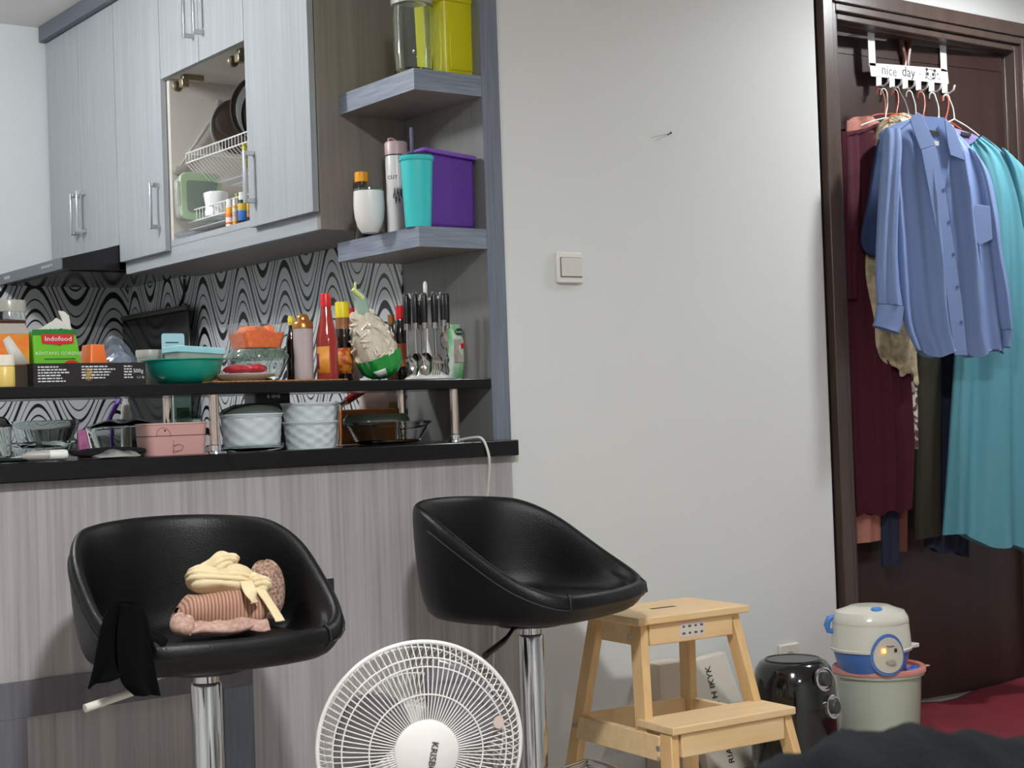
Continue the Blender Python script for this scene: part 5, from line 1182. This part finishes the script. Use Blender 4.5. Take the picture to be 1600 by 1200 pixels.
eggpart(.049, z_bot, z_top, .004, 'panel_border', BLU); pn = eggpart(.041, z_bot+.008, z_top-.009, .0075, 'control_panel', M('panel_cream', 'cdc7b8', .3))
def onpanel(da, z, off=.0085): a = pd+da; return Vector(((rc+off)*math.cos(a), (rc+off)*math.sin(a), z))
zm = (z_bot+z_top)/2
o = G().cbox((0, 0, 0), (.009, .003, .011)).build('lit_lamp', M('orange_lit', 'ffb060', .4, emit=('ff8a30', 6)), t, bevel=.001); o.location = onpanel(-.13, zm+.012); o.rotation_euler = (0, 0, pd+PI/2)
o = G().cbox((0, 0, 0), (.008, .003, .010)).build('dark_lamp', M('dark_lamp', '2a1712', .4), t, bevel=.001); o.location = onpanel(.16, zm+.012); o.rotation_euler = (0, 0, pd+PI/2)
text('Miyako', .008, INK, t, onpanel(.03, zm+.0235, .0082), (PI/2, 0, pd+PI/2), depth=.0004)
o = G().lathe([(0, -.004), (.012, -.004), (.015, .002), (0, .002)], n=20, ax='y', sy=.62).build('lever_switch', M('switch_cream', 'aaa694', .4), t); o.location = onpanel(.03, zm-.020, .009); o.rotation_euler = (0, 0, pd+PI/2)
# blue lid button, side lugs, ledge tab
bq = P(1377, 947, Y=2.90)-q2
G().lathe([(0, .006), (.012, .005), (.015, .001), (.015, -.004), (0, -.004)], n=24, sx=1.25).build('lid_button', M('button_blue', '5b93d6', .3), t).location = Vector((math.cos(va+.3)*rc*.55, math.sin(va+.3)*rc*.55, hc*.975))
lv = -v_
G().tube([lv*rc*.92+Vector((0, 0, hc*.62)), lv*rc*1.08+Vector((0, 0, hc*.63)), lv*rc*1.12+Vector((0, 0, hc*.72)), lv*rc*1.05+Vector((0, 0, hc*.82)), lv*rc*.9+Vector((0, 0, hc*.84))], [.008, .008, .009, .009, .007], 10).build('side_grip', M('grip_blue', '4f86cf', .35), t)
G().cbox(tuple(v_*rc*1.04+Vector((0, 0, zbl+.006))), (.03, .03, .012)).build('ledge_tab', CRM, t, bevel=.003)
q = P(1424, 1046, Z=lidz+.008)
tag(G().lathe([(0, 0), (.022, 0), (.023, .006), (.015, .009), (.009, .009), (.009, .014), (0, .014)], n=24).build('bottle_cap', M('cap_blue', '3f77d8', .35)), 'small blue plastic cap lying on the pink lid', 'cap').location = (t.location.x+v_.x*.1-.01, t.location.y+v_.y*.1-.03, lidz+.0006)
# ================================================================ WALL BITS
a, b = P(869, 393, Y=YW-.008), P(910, 443, Y=YW-.008)
t = thing('light_switch', 'white single light switch on the wall', 'light switch', ((a.x+b.x)/2, YW-.0005, (a.z+b.z)/2)); w2, h2 = (b.x-a.x)/2, (a.z-b.z)/2
G().box(-w2, w2, -.012, 0, -h2, h2).build('plate', M('switch_white', 'e2e0d9', .35), t, bevel=.004, seg=3)
o = G().hexa([(-w2*.8, -.0125, -h2*.62), (w2*.9, -.0125, -h2*.62), (w2*.9, -.0122, -h2*.62), (-w2*.8, -.0122, -h2*.62)], [(-w2*.8, -.0125, 0), (w2*.9, -.0125, 0), (w2*.9, -.0122, 0), (-w2*.8, -.0122, 0)])
G().box(-w2*.80, w2*.90, -.0132, -.0121, -h2*.64, h2*.64).build('rocker_gap', M('gap_grey', '77756f', .6), t)
G().box(-w2*.76, w2*.86, -.0165, -.0133, -h2*.58, h2*.6).build('rocker', M('switch_rocker', 'd6d3cb', .3), t, bevel=.0015)
q = P(1051, 207, Y=YW-.02); q0 = P(1044, 211, Y=YW)
tag(G().tube([(q0.x, YW+.004, q0.z), (q.x-.004, YW-.016, q.z-.001)], .0016, 8).tube([(q.x-.004, YW-.016, q.z-.001), (q.x-.002, YW-.018, q.z)], .0035, 8).build('nail', M('nail_iron', '2b2826', .5, .6)), 'bent dark nail in the bare wall', 'nail')
tag(G().tube([P(1018, 215, Y=YW-.0005), P(1043, 209, Y=YW-.0005)], .0007, 5).build('wall_scratch', M('scratch_grey', '9f9b96', .8)), 'thin grey scratch beside the nail', 'scratch')
# ================================================================ RUG AND BLANKET
RUG = M('crimson_cloth', '7a1024', .9, var=(5, '5c0a1a', 1, .25))
e0, e1 = P(1440, 1111, Z=.012), P(1600, 1069, Z=.012)
def rug(u, v):
    x = 3.5+1.7*u; y = (3.262 if DX0+.006 < x < DX1-.006 else 3.18)-1.45*v
    z = .006+.010*(1+math.sin(9*x+4*y+2*math.sin(5*y)))*(.4+.6*abs(math.sin(4*y+x)))+.004*math.sin(23*x-17*y)*math.sin(11*y)
    return (x, y, max(z, .004))
tag(G().grid(rug, 90, 70).build('floor_cloth', RUG, ang=180, solid=.003), 'rumpled crimson cloth spread on the floor before the door', 'floor cloth')
BLK_ = M('black_fleece', '050607', 1.0, var=(14, '17181a', 1, .3), spec=.1, bump=((320, 320, 320), 1.0))
D0 = 1.15
def dpt(x, y, dist=D0): d = ray(x, y); return CAM+d*dist
sil = [(1130, 1235), (1180, 1203), (1240, 1186), (1300, 1158), (1370, 1143), (1440, 1139), (1500, 1147), (1560, 1152), (1620, 1160), (1720, 1175), (1820, 1230)]
crest = spl([dpt(x, y) for x, y in sil], 60)
fwd = Vector((FW.x, FW.y, 0)).normalized()
random.seed(2)
def blk(u, v):
    c = crest[int(round(u*59))]; a = (v-.5)*2   # -1 near, +1 far
    hh = c.z*(math.cos(PI/2*min(abs(a), 1))**.55)
    p = c+fwd*(a*.30); e = min(u, 1-u); hh *= min(1, e*14)**.5
    return (p.x, p.y, max(hh+.004*math.sin(40*u+9*a)*math.sin(17*a), .002))
tag(G().grid(blk, 60, 40).build('fleece_blanket', BLK_, ang=180), 'fuzzy black fleece blanket heaped in the near right foreground', 'blanket')
# ================================================================ OVER-DOOR RACK
YR = 3.288
def R_(x, y): p = P(x, y, Y=YR); return Vector((p.x, 0, p.z))
rack = thing('door_hook_rack', 'white metal over-door hook rack with cut-out greeting and panda face', 'hook rack', (P(1420, 110, Y=YR).x, YR, 1.9))
RW = M('rack_white', 'dfe2e0', .4)
def rp(pts, name, mat, y=-.001, th=.002, par=rack):
    return G().prism([tuple(R_(*p)-Vector((rack.location.x, 0, rack.location.z))+Vector((0, y, 0))) for p in pts], (0, th, 0)).build(name, mat, par)
rp([(1358, 98), (1369, 99), (1471, 107), (1480, 110), (1482, 131), (1361, 119)], 'plate', RW)
ztop = lz+.012-rack.location.z
for (xa_, xb_, ya_) in ((1357.5, 1368, 102), (1470, 1479.5, 111)):
    a_, b_ = R_(xa_, ya_), R_(xb_, ya_); xo = rack.location.x
    lx = a_.x; ylf = YW+.07+math.tan(la)*(DX1-lx)-YR
    g = G().box(a_.x-xo, b_.x-xo, -.001, .001, a_.z-rack.location.z, ztop); g.box(a_.x-xo, b_.x-xo, -.001, ylf+.052, ztop, ztop+.002)
    g.build('door_strap', RW, rack)
for i in range(6):
    x = 1374+i*20.6; y = 120.5+i*2.25
    rp([(x-5, y-1.5), (x+3, y-1), (x+3, y+14), (x-5, y+13.5)], 'hook_stem', RW)
    c = R_(x-1, y+13)-Vector((rack.location.x, 0, rack.location.z))
    G().tube([c, c+Vector((0, -.02, -.006)), c+Vector((0, -.036, .002)), c+Vector((0, -.042, .018))], [.0032, .0032, .0032, .0035], 8).build('hook', RW, rack)
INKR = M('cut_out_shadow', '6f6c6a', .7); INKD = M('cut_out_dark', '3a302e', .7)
def rtext(body, x, y, size, mat):
    p = R_(x, y)-Vector((rack.location.x, 0, rack.location.z)); text(body, size, mat, rack, (p.x, -.0013, p.z), (PI/2, math.radians(2), 0), depth=.0003)
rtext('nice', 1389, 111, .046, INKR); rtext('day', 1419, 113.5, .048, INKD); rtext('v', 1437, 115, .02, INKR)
def disc(x, y, rx, rz_, mat, name='panda_patch'):
    p = R_(x, y)-Vector((rack.location.x, 0, rack.location.z))
    G().lathe([(0, -.0016), (rx, -.0016), (rx, -.001), (0, -.001)], (p.x, 0, p.z), 16, 'y', sy=rz_/rx).build(name, mat, rack)
for x, y, rx, rz_ in ((1447.5, 108.5, .007, .005), (1460, 110.5, .007, .005), (1449, 115.5, .0065, .006), (1457.5, 116.5, .0065, .006), (1453, 119.5, .003, .002), (1446, 121.5, .004, .0025), (1458, 122.5, .011, .0025), (1464.5, 116, .004, .003), (1467, 123.5, .003, .0025)): disc(x, y, rx, rz_, INKD)
p = R_(1453.5, 116.5)-Vector((rack.location.x, 0, rack.location.z))
G().tube([(p.x+.024*math.cos(2*PI*i/28), -.0016, p.z+.0175*math.sin(2*PI*i/28)) for i in range(28)], .0011, 5, True).build('panda_outline', INKD, rack)
# brown strap knotted over the door top
STR = M('brown_strap', '5a3426', .4)
for x0_, x1_, xm_, lab in ((1408, 1414, 1411, 'brown leather strap hanging over the door top, left one'), (1422, 1418, 1418, 'brown leather strap hanging over the door top, right one')):
    pts = [P(x0_, 63, Y=YR+.012), P((x0_+x1_)/2, 80, Y=YR+.012), P(x1_, 96, Y=YR+.0125), P(xm_, 112, Y=YR+.0125)]
    top = P(x0_, 60, Y=YR+.012); top.z = lz+.009
    tag(G().tube([top+Vector((0, .07, 0)), top]+spl(pts, 14), .0085, 8).build('leather_strap', STR), lab, 'strap')
# ================================================================ CLOTHES ON HANGERS
def gplane(hx, hy, Yg, beta):
    q = P(hx, hy, Y=Yg); b = math.radians(beta); a = Vector((math.cos(b), -math.sin(b), 0)); n = Vector((-math.sin(b), -math.cos(b), 0)); return q, a, n
def cloth_tube(rows, q, n, mat, name, parent, thick=.03, amp=.008, folds=10, nz=40, nx=64, seed=1, off=0, top=.35, drop=0, ramp=.25):
    random.seed(seed); ph = [random.uniform(0, 6) for _ in range(6)]
    # resample rows by arc length so folds stay even
    Ls = spl([PPl(*r_[0], q, n) for r_ in rows], nz); Rs = spl([PPl(*r_[1], q, n) for r_ in rows], nz)
    def f(u, v):
        i = int(round(v*(nz-1))); A = 2*PI*u; c = (Ls[i]+Rs[i])/2; h = (Rs[i]-Ls[i])/2; s = math.cos(A)
        th = thick*(top+(1-top)*min(1, v*3))
        d = th*math.copysign(abs(math.sin(A))**.8, math.sin(A))
        fo = amp*(ramp+(1-ramp)*v)*(2*(1-abs(math.sin(folds*.5*s+ph[0]+.8*math.sin(2.2*v+ph[1]))))**1.3-.8+.45*math.sin(folds*1.9*s+ph[2]+2*v)+.4*math.sin(folds*.6*s+ph[3]+v))
        p = c+h*s+n*(d+fo+off)
        if i == nz-1 and drop: p += Vector((0, 0, drop*math.sin(folds*.8*s+ph[4])))
        return p
    return G().grid(f, nx, nz, True).build(name, mat, parent, world=True, ang=180)
def flap(pts, q, n, off, mat, name, parent, th=.003, bevel=.001):
    return G().prism([PPl(x, y, q, n)+n*off for x, y in pts], n*th).build(name, mat, parent, world=True, bevel=bevel)
def cloth(name, cols, rough=.85, var=None, **kw): return M(name, cols, rough, var=var, bump=((420, 420, 420), .08), sheen=kw.pop('sheen', .0), **kw)
BLUE = cloth('blue_cotton', '7489b6', .7); MAROON = cloth('maroon_crepe', '450a1e', .9); TEALC = cloth('teal_satin', '5594a2', .65)
PINKG = cloth('salmon_fabric', 'b97c6e', .85); WHITEG = cloth('white_fabric', 'd5d0c8', .85); OLIVE = cloth('olive_fabric', '2c2c1d', .9)
NAVY = cloth('navy_fabric', '232a3f', .9); LILAC = cloth('lilac_fabric', '7a74a0', .85); CREAMG = M('cream_floral', 'd2c2a0', .85, var=(35, '8f8468', 1, .18))
PRINT = M('brown_print', 'd6cbc2', .8, var=(55, '5d4038', 1, .04)); RUST = cloth('rust_fabric', '5e3226', .9); INDIGO = cloth('indigo_denim', '2f3f66', .85)
def garment(name, label, hook, Yg, beta, rows, mat, part='body', **kw):
    q, a, n = gplane(*hook, Yg, beta); t = thing(name, label, 'garment', (q.x, q.y, q.z-.05), group='clothes on the door rack')
    cloth_tube(rows, q, n, mat, part, t, **kw); return t, q, a, n
row = lambda *r: [((x0, y0), (x1, y1)) for x0, y0, x1, y1 in r]
garment('long_dress', 'salmon pink dress at the back left, hem showing below the maroon', (1362, 160), 3.285, 8, row((1334, 183, 1362, 181), (1325, 190, 1370, 190), (1322, 210, 1376, 212), (1326, 400, 1378, 400), (1330, 650, 1378, 650), (1331, 850, 1381, 843)), PINKG, thick=.012, amp=.003, folds=5, seed=2)
garment('blouse', 'white garment edge showing left of the maroon dress', (1362, 160), 3.268, 8, row((1340, 215, 1372, 215), (1320, 240, 1376, 240), (1316, 400, 1370, 400), (1316, 470, 1365, 470), (1318, 556, 1360, 562)), WHITEG, thick=.009, amp=.003, folds=5, seed=3)
t, q, a, n = garment('long_dress', 'long maroon dress at the left of the rack', (1378, 160), 3.235, 12, row((1345, 205, 1372, 192), (1312, 207, 1380, 204), (1308, 215, 1388, 222), (1310, 300, 1392, 300), (1313, 420, 1400, 420), (1322, 560, 1416, 560), (1330, 680, 1424, 680), (1338, 806, 1421, 797)), MAROON, thick=.022, amp=.008, folds=9, seed=4, drop=.006)
cloth_tube(row((1308, 208, 1335, 207), (1308, 300, 1338, 300), (1312, 400, 1332, 400), (1316, 468, 1330, 468)), q, n, MAROON, 'sleeve', t, thick=.018, amp=.006, folds=4, off=.018, seed=6)
garment('trousers', 'dark navy trouser leg hanging below the salmon dress', (1385, 165), 3.262, 10, row((1380, 230, 1400, 230), (1376, 500, 1404, 500), (1377, 700, 1406, 700), (1378, 886, 1408, 880)), NAVY, thick=.012, amp=.004, folds=4, seed=7)
garment('scarf', 'narrow rust brown garment end beside the navy trouser leg', (1395, 165), 3.25, 10, row((1400, 230, 1415, 230), (1399, 500, 1418, 500), (1400, 862, 1416, 862)), RUST, thick=.01, amp=.003, folds=3, seed=8)
garment('blouse', 'cream floral ruffled blouse peeking out beside the blue shirt', (1405, 160), 3.205, 14, row((1392, 180, 1412, 176), (1378, 190, 1425, 184), (1368, 212, 1440, 212), (1356, 330, 1440, 330), (1350, 420, 1440, 420), (1362, 500, 1440, 500), (1367, 545, 1432, 552), (1384, 572, 1436, 600)), CREAMG, thick=.02, amp=.007, folds=8, seed=9, drop=.012)
garment('scarf', 'brown and white patterned scarf end hanging below the floral blouse', (1412, 165), 3.215, 14, row((1408, 300, 1430, 300), (1412, 560, 1434, 560), (1417, 640, 1435, 640), (1426, 703, 1434, 700)), PRINT, thick=.008, amp=.003, folds=3, seed=10)
garment('trousers', 'dark olive trousers hanging below the blue shirt', (1440, 165), 3.20, 14, row((1432, 240, 1468, 240), (1430, 500, 1470, 500), (1430, 700, 1470, 700), (1430, 843, 1471, 836)), OLIVE, thick=.018, amp=.005, folds=5, seed=11)
garment('long_dress', 'dark navy dress between the olive trousers and teal dress', (1462, 168), 3.215, 16, row((1450, 240, 1500, 240), (1452, 500, 1510, 500), (1448, 750, 1515, 750), (1446, 858, 1512, 868)), NAVY, thick=.018, amp=.006, folds=7, seed=12, drop=.006)
t, q, a, n = garment('blouse', 'lilac top with black neck label behind the teal dress', (1470, 168), 3.19, 18, row((1478, 198, 1500, 203), (1472, 205, 1526, 214), (1470, 225, 1530, 228), (1476, 300, 1535, 300), (1480, 480, 1540, 480)), LILAC, thick=.014, amp=.004, folds=5, seed=13)
flap([(1496, 207), (1512, 210), (1512, 215), (1496, 212)], q, n, .018, M('neck_label', '1a1a1c', .6), 'neck_label', t, .001, 0)
t, q, a, n = garment('shirt', 'dark indigo sleeve hanging left of the blue shirt', (1412, 162), 3.165, 16, row((1386, 208, 1412, 206), (1370, 225, 1412, 225), (1356, 310, 1405, 310), (1346, 376, 1400, 376), (1360, 400, 1402, 402)), INDIGO, thick=.02, amp=.005, folds=5, seed=14)
t, q, a, n = garment('long_dress', 'long teal dress with short sleeves at the right of the rack', (1472, 168), 3.115, 20, row((1512, 231, 1534, 212), (1505, 238, 1566, 238), (1506, 262, 1588, 275), (1512, 330, 1603, 330), (1508, 420, 1612, 420), (1495, 520, 1620, 520), (1487, 640, 1628, 640), (1482, 740, 1634, 740), (1477, 834, 1642, 870)), TEALC, thick=.03, amp=.022, folds=8, seed=15, drop=.012, nz=54, nx=96)
cloth_tube(row((1560, 232, 1574, 245), (1572, 260, 1600, 275), (1583, 310, 1612, 318), (1590, 352, 1624, 352)), q, n, TEALC, 'sleeve', t, thick=.02, amp=.004, folds=4, off=.02, seed=16, nz=24, nx=40)
# blue shirt, front of the rack
t, q, a, n = garment('shirt', 'light blue long-sleeved button shirt at the front of the rack', (1430, 162), 3.045, 24, row((1420, 186, 1466, 188), (1398, 194, 1494, 207), (1377, 206, 1519, 234), (1379, 225, 1524, 250), (1384, 280, 1533, 285), (1392, 360, 1545, 360), (1400, 440, 1555, 440), (1410, 505, 1562, 510), (1430, 553, 1567, 552)), BLUE, thick=.03, amp=.019, folds=9, seed=19, nz=60, nx=110, drop=.012, ramp=.3)
cloth_tube(row((1376, 203, 1398, 205), (1372, 222, 1400, 235), (1367, 290, 1396, 290), (1362, 380, 1393, 380), (1361, 440, 1396, 440), (1363, 476, 1402, 480)), q, n, BLUE, 'sleeve', t, thick=.022, amp=.006, folds=5, off=.035, seed=20, nz=36, nx=48)
cloth_tube(row((1363, 477, 1403, 481), (1359, 500, 1400, 505), (1356, 510, 1396, 523)), q, n, BLUE, 'cuff', t, thick=.024, amp=.002, folds=3, off=.035, seed=20, nz=12, nx=48, top=1)
cloth_tube(row((1510, 232, 1526, 245), (1524, 270, 1544, 280), (1536, 340, 1556, 345), (1545, 400, 1562, 400), (1552, 450, 1572, 450), (1558, 500, 1577, 500), (1562, 516, 1576, 516)), q, n, BLUE, 'sleeve', t, thick=.02, amp=.005, folds=4, off=.012, seed=22, nz=40, nx=48)
cloth_tube(row((1563, 517, 1577, 517), (1564, 542, 1574, 544)), q, n, BLUE, 'cuff', t, thick=.018, amp=.001, folds=3, off=.012, seed=22, nz=8, nx=40, top=1)
INNERB = cloth('blue_cotton_inside', '6d84b5', .8)
flap([(1424, 184), (1466, 187), (1476, 240), (1467, 308), (1448, 262), (1436, 236)], q, n, .033, INNERB, 'neck_inside', t, .001)
flap([(1410, 190), (1422, 180), (1430, 184), (1451, 231), (1427, 238), (1418, 214)], q, n, .043, BLUE, 'collar', t, .004, .0015)
flap([(1464, 187), (1480, 204), (1488, 225), (1496, 255), (1473, 246), (1468, 222)], q, n, .043, BLUE, 'collar', t, .004, .0015)
flap([(1428, 238), (1450, 232), (1466, 306), (1480, 400), (1492, 480), (1500, 556), (1480, 556), (1462, 420), (1440, 300)], q, n, .044, BLUE, 'placket', t, .003, .001)
flap([(1441, 206), (1457, 209), (1458, 216), (1443, 213)], q, n, .036, M('neck_label', ''), 'neck_label', t, .001, 0)
flap([(1449, 223), (1458, 224), (1458, 231), (1451, 231)], q, n, .036, WHITEG, 'size_label', t, .001, 0)
flap([(1512, 322), (1536, 325), (1540, 376), (1520, 386), (1510, 374)], q, n, .040, BLUE, 'pocket', t, .002, .001)
for x, y in ((1463, 300), (1471, 350), (1478, 400), (1484, 450), (1490, 505)):
    p = PPl(x, y, q, n)+n*.0475
    gg = G().lathe([(0, -.001), (.005, -.001), (.005, .001), (0, .001)], n=12, ax='y'); gg.v = [tuple(Matrix.Rotation(-math.radians(24), 3, 'Z') @ Vector(v)+p) for v in gg.v]
    gg.build('button', M('button_blue2', '4c5f90', .4), t, world=True)
# wire hangers: hook over the rack, neck, two shoulder wires
WH, OR = M('hanger_white', 'd8d5cf', .35), M('hanger_orange', 'c4532c', .4); GY = M('hanger_grey', '8f8c8a', .35)
def hanger(hookpx, neck, sh_l, sh_r, Y, mat, label):
    t = thing('wire_hanger', label, 'hanger', P(*neck, Y=Y), group='wire hangers on the rack'); o = t.location
    hx, hy = hookpx; nx_, ny_ = neck
    hk = [(hx-4, hy+6), (hx-3.5, hy), (hx, hy-3.5), (hx+4, hy-1), (hx+6, hy+5), ((hx+6+nx_)/2+1.5, (hy+ny_)/2), (nx_, ny_-4), neck]
    G().tube([p-o for p in spl([P(x, y, Y=Y+.03*(1-i/7)) for i, (x, y) in enumerate(hk)], 26)], .0021, 7).build('hook', mat, t)
    G().tube([P(*sh_l, Y=Y+.01)-o, P((sh_l[0]+nx_)/2, (sh_l[1]+ny_)/2-1.5, Y=Y)-o, P(*neck, Y=Y)-o, P((sh_r[0]+nx_)/2, (sh_r[1]+ny_)/2-1.5, Y=Y)-o, P(*sh_r, Y=Y-.02)-o], .0021, 7).build('shoulder_wire', mat, t)
hanger((1374, 142), (1383, 178), (1360, 182), (1406, 180), 3.215, OR, 'orange wire hanger at the far left hook')
hanger((1380, 142), (1384, 184), (1345, 196), (1402, 190), 3.20, WH, 'white wire hanger carrying the maroon dress')
hanger((1397, 143), (1401, 178), (1384, 190), (1424, 186), 3.18, OR, 'second orange wire hanger from the left')
hanger((1400, 139), (1419, 178), (1395, 192), (1440, 190), 3.16, GY, 'grey wire hanger between the orange ones')
hanger((1420, 145), (1431, 182), (1404, 194), (1452, 194), 3.09, WH, 'white wire hanger inside the blue shirt collar')
hanger((1438, 147), (1443, 182), (1425, 192), (1470, 190), 3.17, OR, 'orange wire hanger behind the blue shirt collar')
hanger((1456, 148), (1467, 183), (1448, 194), (1490, 198), 3.15, WH, 'white wire hanger right of the blue shirt collar')
hanger((1476, 152), (1478, 188), (1455, 196), (1502, 202), 3.165, OR, 'orange wire hanger at the far right hook')
hanger((1478, 151), (1491, 186), (1470, 200), (1530, 212), 3.125, WH, 'white wire hanger carrying the teal dress')
